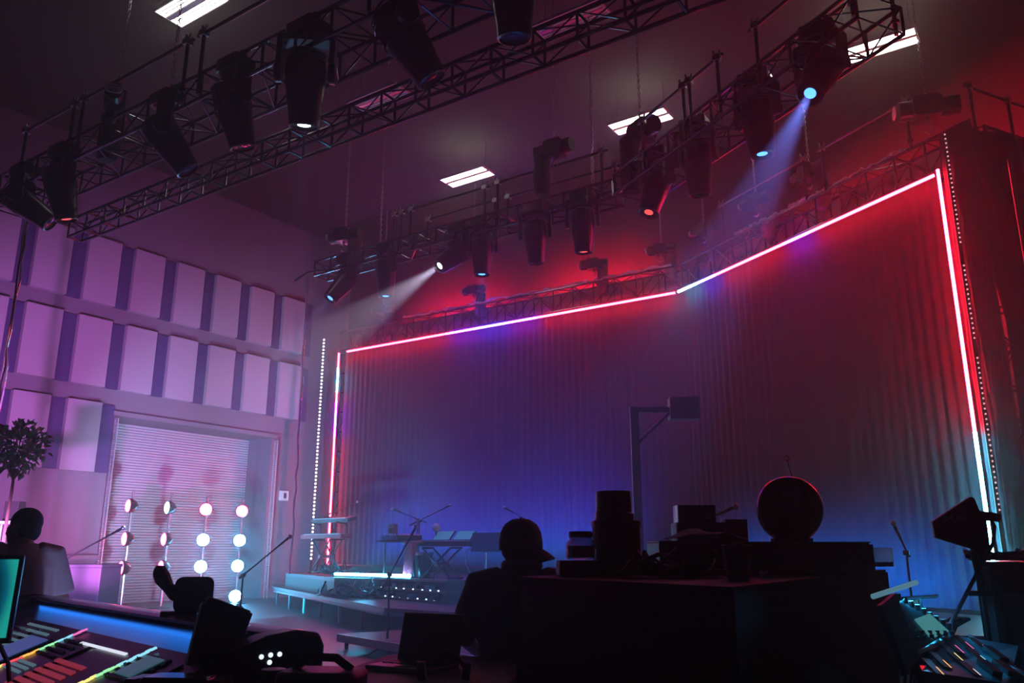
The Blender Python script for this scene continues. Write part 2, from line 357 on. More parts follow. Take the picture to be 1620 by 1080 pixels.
# ---------------------------------------------------------------- chain hoists
M_hoist = mat('hoist_enamel', '232326', .35, .3)
M_chain = mat('chain_steel', 'b8b8b8', .3, .9)
M_bag = mat('chain_bag_canvas', '2c2a2c', .8, noise=.2, nscale=30)
M_plate = mat('name_plate', 'c9c6bd', .4)
def chain_mb(p, q, mb=None):
    mb = mb or MB(); p = V(p); q = V(q); L = (q-p).length; n = max(1, int(L/.062)); d = (q-p)/L; e = d.orthogonal().normalized(); g = d.cross(e)
    for i in range(n):
        c = p+d*(i+.5)*L/n; s_ = e if i % 2 else g; h = .036; w_ = .017
        mb.tube([c-d*h, c-d*.02+s_*w_, c+d*.02+s_*w_, c+d*h, c+d*.02-s_*w_, c-d*.02-s_*w_], .0075, 4, True)
    return mb
m = MB().rbox((0,0,0), (.3,.24,.24), .05, 3, Euler((PI/2,0,0)))
HB = m.rbox((.24,0,0), (.2,.2,.18), .07, 4, Euler((0,PI/2,0))).rbox((-.21,0,0), (.22,.2,.14), .09, 4, Euler((0,PI/2,0))).mesh('hoist_body', M_hoist, True)
HP = MB().rbox((0,0,0), (.2,.12,.012), .058, 5).mesh('name_plate', M_plate)
HH = MB().tube([(0,0,0),(0,0,.05),(.045,0,.09),(.05,0,.14),(0,0,.18),(-.045,0,.15)], .014, 6).cyl((0,0,-.03), (0,0,.02), .022).mesh('hook', M_alu, True)
bp = [(.001,-.62),(.1,-.6),(.13,-.5),(.14,-.3),(.12,-.1),(.13,0),(.12,0),(.1,-.08)]
HBAG = MB().lathe(bp, n=12).mesh('chain_bag', M_bag, True)
CMT = text_mesh('CM', .06, M_black); LST = text_mesh('LODESTAR', .026, M_black)
def hoist(label, p, rz=0, bag=True, plate=True, ztop=ZC-.05, sc=1.0, word=False):
    """electric chain hoist at p with its chain up to the ceiling steel"""
    p = V(p); t = thing('chain_hoist', label, 'chain hoist', p, rz, 'chain hoists lifting the trusses')
    S4 = Matrix.Diagonal((sc,sc,sc,1)); b_ = inst(HB, 'hoist_body', t, M=S4)
    if plate:
        pl = inst(HP, 'name_plate', t, M=S4 @ Matrix.Translation((-.328,0,0)) @ Matrix.Rotation(-PI/2, 4, 'Y') @ Matrix.Rotation(PI/2, 4, 'Z'))
        if word:
            inst(CMT, 'lettering', pl, M=Matrix.Translation((0,.022,.008))); inst(LST, 'lettering', pl, M=Matrix.Translation((0,-.026,.008)))
    inst(HH, 'hook', t, M=Matrix.Translation((0,0,-.12*sc)) @ Matrix.Rotation(PI, 4, 'X') @ S4)
    chain_mb((.02,0,.12*sc), (.02,0,ztop-p.z)).build('chain', M_chain, t)
    if bag:
        inst(HBAG, 'chain_bag', t, M=Matrix.Translation((.2*sc,.06,-.12*sc)) @ S4)
        chain_mb((.2*sc,.06,-.3*sc), (.12*sc,.02,-.02)).build('slack_chain', M_chain, t)
    return t
hoist('hoist with a pale oval name plate on the near truss, upper left', (-11.0, 5.75, 7.86), 2.5, sc=1.2, word=True)
hoist('hoist with bag at the left end of the truss over the stage', (-12.4, 11.83, 8.05), .2, sc=1.25)
hoist('hoist with hanging chain bag left of the truss bend', (-6.75, 11.4, 8.3), PI, sc=1.2, plate=False)
hoist('dark hoist in front of a lit ceiling light at the truss bend', (-5.2, 11.66, 8.25), 2.6, sc=1.4, plate=False)
zf = 8.75
for lab, s_, rz, sc in (('bulky dark hoist above the top right corner of the stage frame', 6.75, .3, 1.55), ('hoist with a lit end cap on the angled frame, nearest the corner hoist', 4.05, -.5, 1.2),
                        ('hoist with rope-like chain coil in the middle of the angled frame', 2.5, -.4, 1.2), ('hoist on the angled frame just right of the tube bend', .72, -.4, 1.15)):
    hoist(lab, zz(NM+nR*.32+dR*s_, zf), rz, sc=sc, bag=s_ < 6)
for lab, x, rz, sc in (('round-backed hoist on the frame just left of the tube bend', -7.6, .2, 1.1), ('hoist with a white glinting housing over the back frame', -9.5, .3, 1.15), ('hoist over the back frame below the downward blue lens', -13.4, 0, 1.1), ('hoist at the left end of the back frame', -16.9, .3, 1.1)):
    hoist(lab, (x, 17.9, 8.62), rz, sc=sc)
for lab, p, z1 in (('loose steel chain hanging beside the near truss hoist', (-9.85, 5.9, 7.6), 11.9), ('loose steel chain over the stage truss, left end', (-11.32, 11.83, 7.6), 11.9), ('loose steel chain over the stage truss, near its bend', (-6.24, 11.83, 7.5), 11.9)):
    t = thing('hanging_chain', lab, 'chain', p, 0, 'loose chains from the ceiling'); chain_mb((0,0,0), (0,0,z1-p[2])).build('chain', M_chain, t)
    MB().tube([(0,0,z1-p[2]),(.06,0,z1-p[2]+.06),(0,0,z1-p[2]+.14),(-.06,0,z1-p[2]+.06)], .012, 5, True).build('ring', M_alu, t)
# ---------------------------------------------------------------- safety rails on the trusses
M_pipe = mat('rail_pipe', '3a383a', .3, .7)
def rail(label, a, b, zb, ztop, posts):
    """horizontal pipe between upright posts; posts = fractions along a-b"""
    a = V(a); b = V(b); t = thing('safety_rail', label, 'rail', zz(a, zb), 0, 'pipe rails along the trusses')
    d = b-a; dd = d.normalized()
    MB().cyl(zz(V(0,0,0), ztop-zb)-dd*.12, zz(d, ztop-zb)+dd*.12, .026, n=8).build('rail_pipe', M_pipe, t, True)
    for f in posts:
        q = d*f; po = MB().cyl(q, q+V(0,0,ztop-zb+.07), .026, n=8).cyl(q+V(0,0,.15), q+V(0,0,.19), .05, n=8).build('post', M_pipe, t, True)
        MB().box(q+V(0,0,ztop-zb), (.1,.1,.08)).cyl(q+V(-.03,0,ztop-zb+.04), q+V(-.05,0,ztop-zb+.13), .016, n=6).cyl(q+V(.03,0,ztop-zb+.04), q+V(.05,0,ztop-zb+.11), .016, n=6).build('clamp', M_alu, po)
for lab, x0, x1 in (('rail on the near truss at its far left end', -13.2, -11.75), ('rail on the near truss in front of the plated hoist', -11.5, -8.95), ('rail on the near truss running out of the top edge', -8.6, -5.6)):
    rail(lab, (x0, 5.52, 0), (x1, 5.52, 0), TZ1+.05, 7.95, (0, 1))
for lab, x0, x1, y, z in (('front rail under the lone ceiling light over the stage truss', -10.3, -8.45, 11.62, 8.08), ('front rail left of the truss bend', -8.15, -5.95, 11.62, 8.1), ('back rail under the lone ceiling light over the stage truss', -10.2, -8.5, 12.04, 7.98), ('back rail left of the truss bend', -8.2, -5.9, 12.04, 7.98)):
    rail(lab, (x0, y, 0), (x1, y, 0), TZ3+.05, z, (0, 1))
rail('lone rail posts at the left of the truss over the stage', (-10.75, 11.62, 0), (-10.55, 11.62, 0), TZ3+.05, 8.08, (0, 1))
for lab, s0, s1, o in (('rail on the left half of the angled truss', -2.4, -1.3, -.37), ('rail in the middle of the angled truss', -1.15, -.5, -.37), ('rail on the right half of the angled truss', .3, 1.85, -.37), ('back rail of the angled truss', -2.2, 1.8, .37)):
    rail(lab, T4(s0)+NRV*o, T4(s1)+NRV*o, TZ3+.05, 8.12, (0, 1))
for lab, s0, s1 in (('rail on the angled frame beside the corner hoist', 4.6, 6.5), ('rail on the angled frame, middle length', 1.6, 4.1)):
    rail(lab, NM+nR*.14+dR*s0, NM+nR*.14+dR*s1, FZ+.6, 8.98, (0, 1))
rail('rail behind the top right corner of the frame', NR+nR*.6+dR*.35, NR+nR*2.6+dR*.35, FZ+.5, 8.9, (0, .5, 1))
# ---------------------------------------------------------------- drapes and cable runs on the frame
def sheet(name, label, a, b, z0, z1, m, amp=.05, cat='drape', group=None, seed=1, nx=90, nz=8, off=0):
    rnd = random.Random(seed); a = V(a); b = V(b); L = (b-a).length; d = (b-a)/L; n = V(-d.y, d.x, 0); vs = []; fs = []
    ph = [(rnd.uniform(1,9), rnd.uniform(0,6), rnd.uniform(-3,3)) for _ in range(6)]
    for i in range(nx+1):
        for j in range(nz+1):
            s_ = L*i/nx; z = z0+(z1-z0)*j/nz; o = sum(math.sin(f*s_+p+q*z) for f, p, q in ph)/6*amp+rnd.uniform(-1,1)*amp*.25
            p = a+d*s_+n*(o+off); vs.append((p.x, p.y, z))
    for i in range(nx):
        for j in range(nz): k = i*(nz+1)+j; fs.append((k, k+nz+1, k+nz+2, k+1))
    o = MB().add(vs, fs).build(name, m, smooth=True); return tag(o, label, cat, group)
M_sheen = mat('satin_black_cloth', '75686e', .4, spec=.6, noise=.2, nscale=8, bump=.4, bscale=18)
sheet('border_drape', 'crumpled black border cloth along the back frame above the tube', NL+V(-.1,.68,0), NM+V(.1,.68,0), 7.44, 8.12, M_sheen, .06, 'drape', 'black border drapes', 1, 160)
sheet('border_drape', 'crumpled black border cloth on the angled frame above the tube', NM+nR*.68+dR*.05, NR+nR*.68+dR*.1, 7.44, 8.12, M_sheen, .06, 'drape', 'black border drapes', 2, 110)
sheet('leg_drape', 'black cloth wrapping the right tower beside the tall tube', NR+nR*.09+dR*.03, NR+nR*.09+dR*.62, .3, 8.06, M_drape, .05, 'drape', 'black leg drapes', 3, 30, 30)
sheet('leg_drape', 'dark masking drape running back from the right tower', NR+nR*.09+dR*.62, NR+nR*5.5+dR*1.5, .1, 7.9, M_drape, .12, 'drape', 'black leg drapes', 4, 90, 12)
sheet('leg_drape', 'narrow dark drape between the dotted strip and the left end tube', NL+V(-.72,.25,0), NL+V(-.02,.12,0), .5, 7.6, M_drape, .05, 'drape', 'black leg drapes', 5, 24, 24)
M_cable = mat('black_rubber_cable', '1a1a1c', .35)
M_silver = mat('silver_foil_duct', 'b9b4b4', .28, .6, bump=.8, bscale=50)
def cable_path(a, b, n, wob, rnd, sag=0):
    a = V(a); b = V(b); return [a+(b-a)*i/n+V(rnd.uniform(-wob,wob), rnd.uniform(-wob,wob), rnd.uniform(-wob,wob)-sag*math.sin(PI*i/n)) for i in range(n+1)]
rr = random.Random(11)
for lab, a, b, mm in (('foil-wrapped cable run lying along the top of the back frame', zz(NL+V(2.5,.15,0), 8.13), zz(NM+V(-.2,.15,0), 8.13), M_silver), ('foil-wrapped cable run lying along the top of the angled frame', zz(NM+nR*.15+dR*2, 8.13), zz(NR+nR*.15-dR*.6, 8.13), M_silver)):
    tag(MB().tube(cable_path(a, b, 70, .035, rr), [rr.uniform(.018,.05) for _ in range(71)], 6).build('cable_run', mm), lab, 'cable', 'cable runs on the frame')
# dotted LED pixel strips beside the frame
M_dot = mat('led_pixel_white', 'ffffff', .4, emit=(.92, .95, 1, 1), es=4, sample=False)
M_dotr = mat('led_pixel_pink', 'ffffff', .4, emit=(1, .5, .55, 1), es=1.0, sample=False)
def pixel_strip(label, p, z0, z1, n, m, r, skip=()):
    t = thing('led_pixel_strip', label, 'light strip', zz(V(p), z0), YAW, 'dotted light strips')
    zl = .46-z0; MB().box((0,.02,(z1-z0+zl)/2), (.07,.02,z1-z0-zl)).build('strip_backing', M_blackmatte, t)
    b_ = MB()
    for i in range(n):
        if i in skip: continue
        b_.ball((0,-.012,(i+.5)*(z1-z0)/n), r, 6, 4)
    stuff(b_.build('led_pixels', m, t))
pixel_strip('upright strip of white light dots at the left of the stage frame', (-19.0, 17.5, 0), 1.1, 7.93, 62, M_dot, .032)
pixel_strip('upright strip of small pinkish light dots right of the tall tube', NR+dR*.19+nR*.02, 1.9, 8.0, 78, M_dotr, .015, (30,31,32,49,50,51,52))
# hanging cables at the left end
M_wcable = mat('pale_cable', 'f2f2f6', .18, .7)
def hang(label, pts, r, m=M_wcable, group='cables hanging from the trusses'):
    return tag(MB().tube(pts, r, 5).build('hanging_cable', m), label, 'cable', group)
rr = random.Random(3)

for lab, x, y, z in (('tall slim pipe standing right of the frame corner, left of two', -.06, 13.2, 6.95), ('tall slim pipe at the right edge, right of two', .12, 13.4, 7.3)):
    t = thing('upright_pipe', lab, 'pipe', (x,y,0), 0, 'upright pipes at the right edge'); MB().cyl((0,0,.02), (0,0,z), .024, n=8).build('pipe', M_pipe, t, True); MB().box((0,0,.01), (.4,.4,.02)).build('base_plate', M_black, t)
hang('pale cable dropping from the left end of the truss over the stage', cable_path((-13.48,11.83,7.35), (-13.44,11.83,.9), 26, .022, rr), [.028]*27)
for i, (lab, x, z) in enumerate((('leftmost pale cable dropping from the near truss', -13.6, 7.0), ('pale cable dropping from the near truss, beside the leftmost one', -13.52, 7.0), ('dark cable dropping from the near truss between two pale ones', -13.56, 7.0))):
    hang(lab, cable_path((x,5.9,z), (x+.02*i,5.9,.2), 24, .02, rr), [.014]*25, M_wcable if i < 2 else M_cable)
tag(MB().tube([(-12.9,11.83,7.35),(-13.2,11.83,7.4),(-13.5,11.83,7.42),(-13.9,11.83,7.3)], .03, 6).build('outrigger_pipe', M_pipe), 'bent pipe arm sticking out of the left end of the stage truss', 'pipe')
# ---------------------------------------------------------------- freight door tracks
M_perf = mat('perforated_steel', 'c6c8d0', .35, .5)
for y in (-.12, D1-D0+.02):
    m = MB().box((DD+.14, y, 2.35), (.03,.02,4.7)).box((DD+.28, y, 2.35), (.03,.02,4.7))
    for i in range(94): m.box((DD+.21, y, .05+i*.05), (.12,.02,.022))
    m.build('door_track', M_perf, dr)
MB().box((DD+.05, (D1-D0)/2, DZ+.06), (.1, D1-D0+.3, .12)).build('door_lintel', M_wall, dr)
struct(MB().box((XL+.12, 9.0, 1.22), (.24, 5.4, .1)).build('trim_1', M_wall))
sw = thing('switch_box', 'small pale switch box on the wall right of the freight door', 'switch box', (XL+.05, 17.55, 3.05)); MB().box((0,0,0), (.1,.3,.3)).build('box_body', M_white, sw); MB().box((.055,0,0), (.02,.1,.16)).build('switch_plate', M_alu, sw)
# ---------------------------------------------------------------- row of lamp poles in front of the freight door
M_lred = mat('lamp_red', 'ff2040', .3, emit=(1, .03, .14, 1), es=45)
M_lwhite = mat('lamp_white', 'ffffff', .3, emit=(.1, .55, 1, 1), es=170)
M_ldim = mat('lamp_pale', 'dfe6ff', .2, emit=(.6, .75, 1, 1), es=5)
M_chrome = mat('chrome_pole', 'b8bac4', .25, .9)
LB = MB().lathe([(.0,-.12),(.07,-.12),(.13,-.07),(.17,.02),(.18,.08),(.165,.085)], n=16, rot=Euler((0,PI/2,0))).mesh('lamp_housing', M_head, True)
def lens_mesh(m): return MB().lathe([(.165,.075),(.13,.11),(.07,.13),(.0,.135)], n=16, rot=Euler((0,PI/2,0))).mesh('lamp_lens', m, True)
LMS = {'r': lens_mesh(M_lred), 'w': lens_mesh(M_lwhite), 'd': lens_mesh(M_ldim)}
FACE = {'r': 'out', 'w': 'out'}
for lab, y, cols in (('lamp pole with three red lamps, leftmost of the row', 11.62, 'rrr'), ('lamp pole with a pale top lamp over two red ones', 12.67, 'drr'), ('lamp pole with a red top lamp over two white ones', 13.73, 'rwwr'), ('lamp pole with a glaring red top lamp over white ones, rightmost', 14.88, 'rwww')):
    t = thing('lamp_pole', lab, 'lamp pole', (-19, y, 0), 0, 'lamp poles before the freight door')
    MB().cyl((0,0,.03), (0,0,2.8), .03, n=8).build('pole', M_chrome, t, True)
    MB().lathe([(0,.0),(.28,.0),(.28,.02),(.06,.045),(0,.05)], n=20).build('base_plate', M_black, t)
    for i, c in enumerate(cols):
        z = (2.43, 1.65, .98, .2)[i]; face = -YAW-.35+(-.75 if y < 13.5 and c != 'w' else .25)
        if y > 14.5 and c == 'r': face = -YAW-.1
        R4 = Matrix.Translation((.05,-.03,z)) @ Matrix.Rotation(face-.1, 4, 'Z')
        h_ = inst(LB, 'lamp_housing', t, M=R4); inst(LMS[c], 'lamp_lens', h_)
        MB().tube([(-.06,-.18,0),(-.12,-.1,.0),(-.14,0,0),(-.12,.1,0),(-.06,.18,0)], .012, 5).build('bracket', M_black, h_)
# ---------------------------------------------------------------- left background: case, cart, topiary tree
t = thing('storage_case', 'pale lilac lit storage case standing left of the lamp poles', 'case', G(-6.95,13.6,0), YAW)
MB().box((0,0,.62), (1.05,.7,1.0)).build('case_body', mat('case_grey', '55525c', .6), t, bevel=.02)
MB().box((0,0,1.135), (1.07,.72,.05)).build('lid', mat('case_grey', '55525c', .6), t, bevel=.01)
for x, y in ((-.4,-.25),(.4,-.25),(-.4,.25),(.4,.25)): MB().cyl((x,y-.02,.06), (x,y+.02,.06), .06, n=10).box((x,y,.1), (.05,.06,.06)).build('caster', M_black, t)
t = thing('utility_cart', 'small pale cart with a dark box on it behind the man in the white shirt', 'cart', G(-7.7,12.8,0), YAW)
MB().box((0,0,1.78), (.5,.4,.04)).build('top_shelf', M_white, t); MB().box((0,0,.5), (.5,.4,.04)).build('lower_shelf', M_white, t)
for x, y in ((-.22,-.17),(.22,-.17),(-.22,.17),(.22,.17)): MB().cyl((x,y,.02), (x,y,1.78), .014, n=6).build('leg', M_white, t)
MB().box((0,0,0), (.22,.18,.3)).build('speaker_box', M_blackmatte, t).location = (.05,0,1.95)
t = thing('topiary_tree', 'slim potted tree with a round leafy crown at the left edge', 'tree', G(-6.12,10.1,0), 0)
MB().lathe([(0,0),(.2,0),(.27,.42),(.29,.45),(.25,.45),(.23,.38),(0,.38)], n=18).build('pot', mat('dark_pot', '2b2626', .6), t, True)
M_bark = mat('bark', '6a5a4c', .8, noise=.3, nscale=30)
MB().tube([(0,0,.38),(.015,0,1.0),(-.01,.01,1.6),(.03,0,2.1),(.02,0,2.3)], [.024,.022,.02,.018,.014], 7).build('trunk', M_bark, t, True)
rl = random.Random(5); m = MB()
for i in range(16):
    a = rl.uniform(0,2*PI); u = rl.uniform(-.1,1); d = V(math.cos(a)*math.sqrt(1-u*u*.8), math.sin(a)*math.sqrt(1-u*u*.8), u)
    m.tube([(.02,0,2.2), V(.02,0,2.4)+d*.12, V(.02,0,2.55)+d*.26], [.012,.008,.004], 4)
m.build('branches', M_bark, t)
leaf = MB()
for k in range(420):
    d = V(rl.gauss(0,1), rl.gauss(0,1), rl.gauss(0,1)).normalized(); c = V(.02,0,2.6)+V(d.x*.33, d.y*.33, d.z*.33)*rl.uniform(.35,1.0)
    a = (d+V(rl.gauss(0,.6), rl.gauss(0,.6), rl.gauss(0,.6))).normalized(); b = a.orthogonal().normalized(); b = (b*math.cos(k)+a.cross(b)*math.sin(k)); n_ = a.cross(b)
    L = rl.uniform(.08,.13); w_ = L*.3
    leaf.add([c, c+a*L*.4+b*w_+n_*.008, c+a*L, c+a*L*.4-b*w_+n_*.008, c+a*L*.45-n_*.01], [(0,1,4),(1,2,4),(2,3,4),(3,0,4)])
stuff(leaf.build('leaves', mat('glossy_leaf', '86a07c', .25, spec=.7), t))
# ---------------------------------------------------------------- stage platform
M_deck = mat('deck_ply', '1f2024', .5, noise=.15, nscale=4)
M_steel = mat('deck_leg_steel', '5a5c62', .35, .8)
stg = thing('stage_platform', 'dark stage platform on steel legs across the back of the hall', 'stage', (0,0,0))
PO = [(-17.6,15.0),(-9.6,10.5),(-3.2,9.7),(.3,11.3),(-.5,13.6),(-6.9,17.3),(-7.4,18.3),(-19.5,18.3),(-19.4,16.4)]
MB().prism(PO, (0,0,.42), .08).build('deck_top', M_deck, stg)
MB().tube([(x,y,.36) for x, y in PO[:4]], .03, 6).build('edge_rail', M_steel, stg)
LEG = MB().cyl((0,0,0), (0,0,.38), .035, n=8).mesh('leg', M_steel)
for i in range(3):
    a = V(*PO[i], 0); b = V(*PO[i+1], 0); n = max(2, int((b-a).length/1.5))
    for k in range(n+1):
        if k or i == 0: inst(LEG, 'leg', stg, a+(b-a)*k/n+V(.05,.08,0))
for x, y in ((-14,14.5),(-11,13),(-8,12),(-5,11.5),(-12,15.5),(-8,14.5),(-4,13)): inst(LEG, 'leg', stg, (x,y,0))
rs = thing('band_riser', 'low black riser under the keyboards at the back of the stage', 'riser', (0,0,.46))
RPO = [(-17.2,15.0),(-13.2,12.85),(-8.6,12.85),(-8.6,17.1),(-17.2,17.1)]
MB().prism(RPO, (0,0,.32), .08).build('riser_top', M_deck, rs)
MB().box((-10.9,12.87,.14), (4.6,.03,.28)).build('front_skirt', M_blackmatte, rs); MB().box((-15.2,13.94,.14), (4.54,.03,.28), math.atan2(-2.15,4.0)).build('front_skirt', M_blackmatte, rs)
for x, y in ((-17,15.2),(-15,14.15),(-13.1,13.1),(-10.7,13.1),(-8.75,13.1),(-17,16.9),(-12.8,16.9),(-8.75,16.9)): MB().cyl((x,y,0), (x,y,.28), .035, n=8).build('leg', M_steel, rs)
lp = thing('low_ramp', 'low front platform with a pink lit edge before the stage', 'platform', (-9.0,8.95,0), math.atan2(-.86,2.8))
MB().box((1.9,.62,.175), (3.9,1.24,.05)).build('ramp_top', M_deck, lp); MB().box((1.9,-.02,.15), (3.9,.05,.1)).build('edge_trim', mat('painted_edge', 'b0a0a8', .4), lp)
for x in (.08,1.3,2.5,3.75):
    for y in (.05,1.15): MB().cyl((x,y,0), (x,y,.15), .03, n=8).build('leg', M_steel, lp)
# glowing batten on the riser edge
M_batten = mat('batten_cyan', '000000', .5, emit=(.06, .6, 1, 1), es=120)
t = thing('light_batten', 'bright cyan light batten lying on the edge of the band riser', 'light batten', (0,0,0))
MB().cyl((-13.45,13.1,.885), (-12.62,12.99,.885), .03, n=6).build('glowing_tube', M_batten, t); MB().cyl((-12.56,12.98,.885), (-11.1,12.85,.885), .03, n=6).build('glowing_tube', M_batten, t)
MB().box((-12.28,13.04,.85), (2.4,.1,.04), -.1).build('channel', M_black, t)
# ---------------------------------------------------------------- instruments
M_kb = mat('keyboard_shell', '1c1c22', .35); M_key = mat('piano_keys', 'cfcfd2', .3); M_teal = mat('teal_panel', '4b8f9a', .35)
M_redbody = mat('red_keyboard_shell', '8e1c2a', .35)
def x_stand(t, w_, h, d=.35, r=.02):
    for y in (-d/2, d/2):
        for s_ in (-1, 1): MB().cyl((-s_*w_/2,y,.02), (s_*w_/2,y,h), r, n=7).build('leg', M_black, t, True)
    for s_ in (-1, 1):
        MB().cyl((s_*w_/2,-d/2-.08,.02), (s_*w_/2,d/2+.08,.02), r, n=7).build('foot_bar', M_black, t)
        MB().cyl((s_*w_/2,-d/2-.02,h), (s_*w_/2,d/2+.02,h), r, n=7).build('support_bar', M_black, t)
    MB().cyl((0,-d/2-.04,h/2), (0,d/2+.04,h/2), .04, n=10).build('pivot', M_alu, t)
def keyboard(label, p, rz, L, m=None, d=.34, tilt=0):
    t = thing('keyboard', label, 'keyboard', p, rz, 'keyboards on the stage')
    if tilt: t.rotation_euler = (tilt, 0, rz)
    MB().box((0,0,.05), (L,d,.1)).build('shell', m or M_kb, t, bevel=.012)
    k = MB(); n = int(L*.88/.034)
    for i in range(n): k.box((-L*.44+(i+.5)*.034,-d*.22,.106), (.031,d*.46,.014))
    stuff(k.build('white_keys', M_key, t)); k = MB()
    for i in range(n-1):
        if i % 7 not in (2, 6): k.box((-L*.44+(i+1)*.034,-d*.13,.118), (.017,d*.28,.014))
    stuff(k.build('black_keys', M_black, t))
    MB().box((0,d*.26,.104), (L*.5,d*.3,.008)).build('control_panel', M_blackmatte, t)
    for i in range(8): MB().cyl((-L*.4+i*.05,d*.3,.1), (-L*.4+i*.05,d*.3,.125), .012, n=8).build('knob', M_alu, t)
    return t
RZ = .824
kt = thing('keyboard_stand', 'black X-frame stand carrying the left pair of keyboards', 'stand', (-15.75,15.0,RZ), -.15, 'keyboard stands'); x_stand(kt, .75, .82)
for x in (-.55,.55): MB().tube([(x,.1,.82),(x,.2,.95),(x,.15,1.2),(x,-.15,1.25)], .018, 6).build('upper_arm', M_black, kt)
keyboard('red-trimmed lower keyboard of the left pair', (-15.8,15.0,RZ+.85), -.15, 1.75, M_redbody)
keyboard('upper keyboard of the left pair, tilted forward', (-15.7,15.15,RZ+1.27), -.15, 1.6, None, .3, .25)
kt = thing('keyboard_stand', 'black X-frame stand beside the pink towel', 'stand', (-10.6,13.2,RZ), .05, 'keyboard stands'); x_stand(kt, .7, .6)
keyboard('dark deep keyboard on the stand beside the pink towel', (-10.55,13.3,RZ+.63), .05, 1.35, None, .5)
for lab, x in (('left of two tilted teal screens over the dark keyboard', -10.75), ('right of two tilted teal screens over the dark keyboard', -10.22)):
    t = thing('tablet_screen', lab, 'screen', (x,13.35,RZ+.74), .05, 'tilted screens on the keyboard'); t.rotation_euler = (.7,0,.05)
    MB().box((0,.15,0), (.44,.3,.025)).build('frame', M_kb, t, bevel=.006); MB().box((0,.15,.015), (.4,.26,.006)).build('display', mat('tablet_glow', '3c7f8c', .25, emit=(.1,.45,.55,1), es=.25, sample=False), t)
    MB().box((0,.2,-.1), (.05,.05,.18)).build('rest', M_black, t)
t = thing('globe_lamp', 'small cream globe on the dark keyboard', 'globe', (-10.95,13.45,RZ+.735)); MB().cyl((0,0,0), (0,0,.2), .015).build('stem', M_black, t); MB().ball((0,0,.28), .085, 12, 8).build('globe', mat('cream_globe', 'd8d2b8', .4), t, True)
# percussion desk
t = thing('sampler_desk', 'small stand with sampler and effects left of the pink towel', 'stand', (-11.7,13.2,RZ), .05)
MB().box((0,0,.74), (.95,.42,.04)).build('shelf', M_kb, t)
for x in (-.4,.4): MB().cyl((x,0,0), (x,0,.74), .02).box((x,0,.02), (.05,.45,.04)).build('leg', M_black, t)
sp = thing('sampler', 'pink lit pad sampler on the small stand', 'sampler', (-11.45,13.2,RZ+.76), .05); MB().box((0,0,.05), (.4,.34,.1)).build('shell', M_kb, sp, bevel=.01)
pm_ = MB().box((0,0,0), (.07,.07,.015)).mesh('pad', mat('pad_magenta', '8a1c70', .4, emit=(1,.1,.6,1), es=.25, sample=False))
for i in range(4):
    for j in range(3): inst(pm_, 'pad', sp, (-.14+i*.092,-.1+j*.09,.107))
sp = thing('effects_unit', 'teal effects unit on the small stand', 'effects unit', (-11.95,13.2,RZ+.76), .05); MB().box((0,0,.05), (.34,.28,.1)).build('shell', M_teal, sp, bevel=.01)
for i in range(5): MB().cyl((-.13+i*.065,-.05,.1), (-.13+i*.065,-.05,.13), .02, n=8).build('knob', M_key, sp)
sp = thing('small_speaker', 'narrow grey upright speaker on the small stand', 'speaker', (-12.1,13.4,RZ+.76), .05); MB().box((0,0,.17), (.16,.14,.34)).build('cabinet', mat('grey_box', '6e6a66', .6), sp, bevel=.01); MB().cyl((0,-.072,.2), (0,-.08,.2), .055, n=14).build('cone', M_black, sp); MB().cyl((0,-.072,.08), (0,-.08,.08), .03, n=12).build('cone', M_black, sp)
# towel
vs = []; fs = []; tw = random.Random(2)
for i in range(9):
    for j in range(12):
        f = j/11; vs.append((-.16+.32*i/8*(1-.25*f)+.03*math.sin(i*2.1+f*3), -.03+.05*math.sin(i*1.9+f*1.5), -.62*f+.02*math.sin(i)))
for i in range(8):
    for j in range(11): k = i*12+j; fs.append((k, k+12, k+13, k+1))
o = MB().add(vs, fs).build('hanging_towel', mat('pink_red_cloth', 'd8485c', .9, spec=.1), smooth=True); o.location = (-11.2,12.98,RZ+.7); so = o.modifiers.new('s', 'SOLIDIFY'); so.thickness = .012
tag(o, 'pink red towel hanging from the small percussion bar on stage', 'towel')
t = thing('percussion_bar', 'short bar on a stand with the pink towel over it', 'stand', (-11.2,13.0,RZ)); MB().cyl((-.25,0,.7), (.3,0,.72), .03, n=8).build('bar', M_alu, t, True); MB().cyl((0,.08,0), (0,.05,.7), .016).build('pole', M_black, t)
for a in (0,2.1,4.2): MB().cyl((0,.08,.2), (.25*math.cos(a),.08+.25*math.sin(a),.01), .01).build('leg', M_black, t)
# hand drum with a bright rim beside the towel
t = thing('floor_drum', 'small drum with a bright rim behind the pink towel', 'drum', (-10.98,13.12,RZ)); MB().lathe([(0,.03),(.12,.03),(.17,.3),(.19,.5),(0,.5)], n=20).build('shell', M_kb, t, True); MB().lathe([(.185,.46),(.2,.46),(.2,.52),(.185,.52)], n=24).build('rim', M_chrome, t, True)
for a in (0,1.6,3.1,4.7): MB().cyl((.16*math.cos(a),.16*math.sin(a),.08), (.195*math.cos(a),.195*math.sin(a),.46), .007, n=5).build('tension_rod', M_chrome, t)
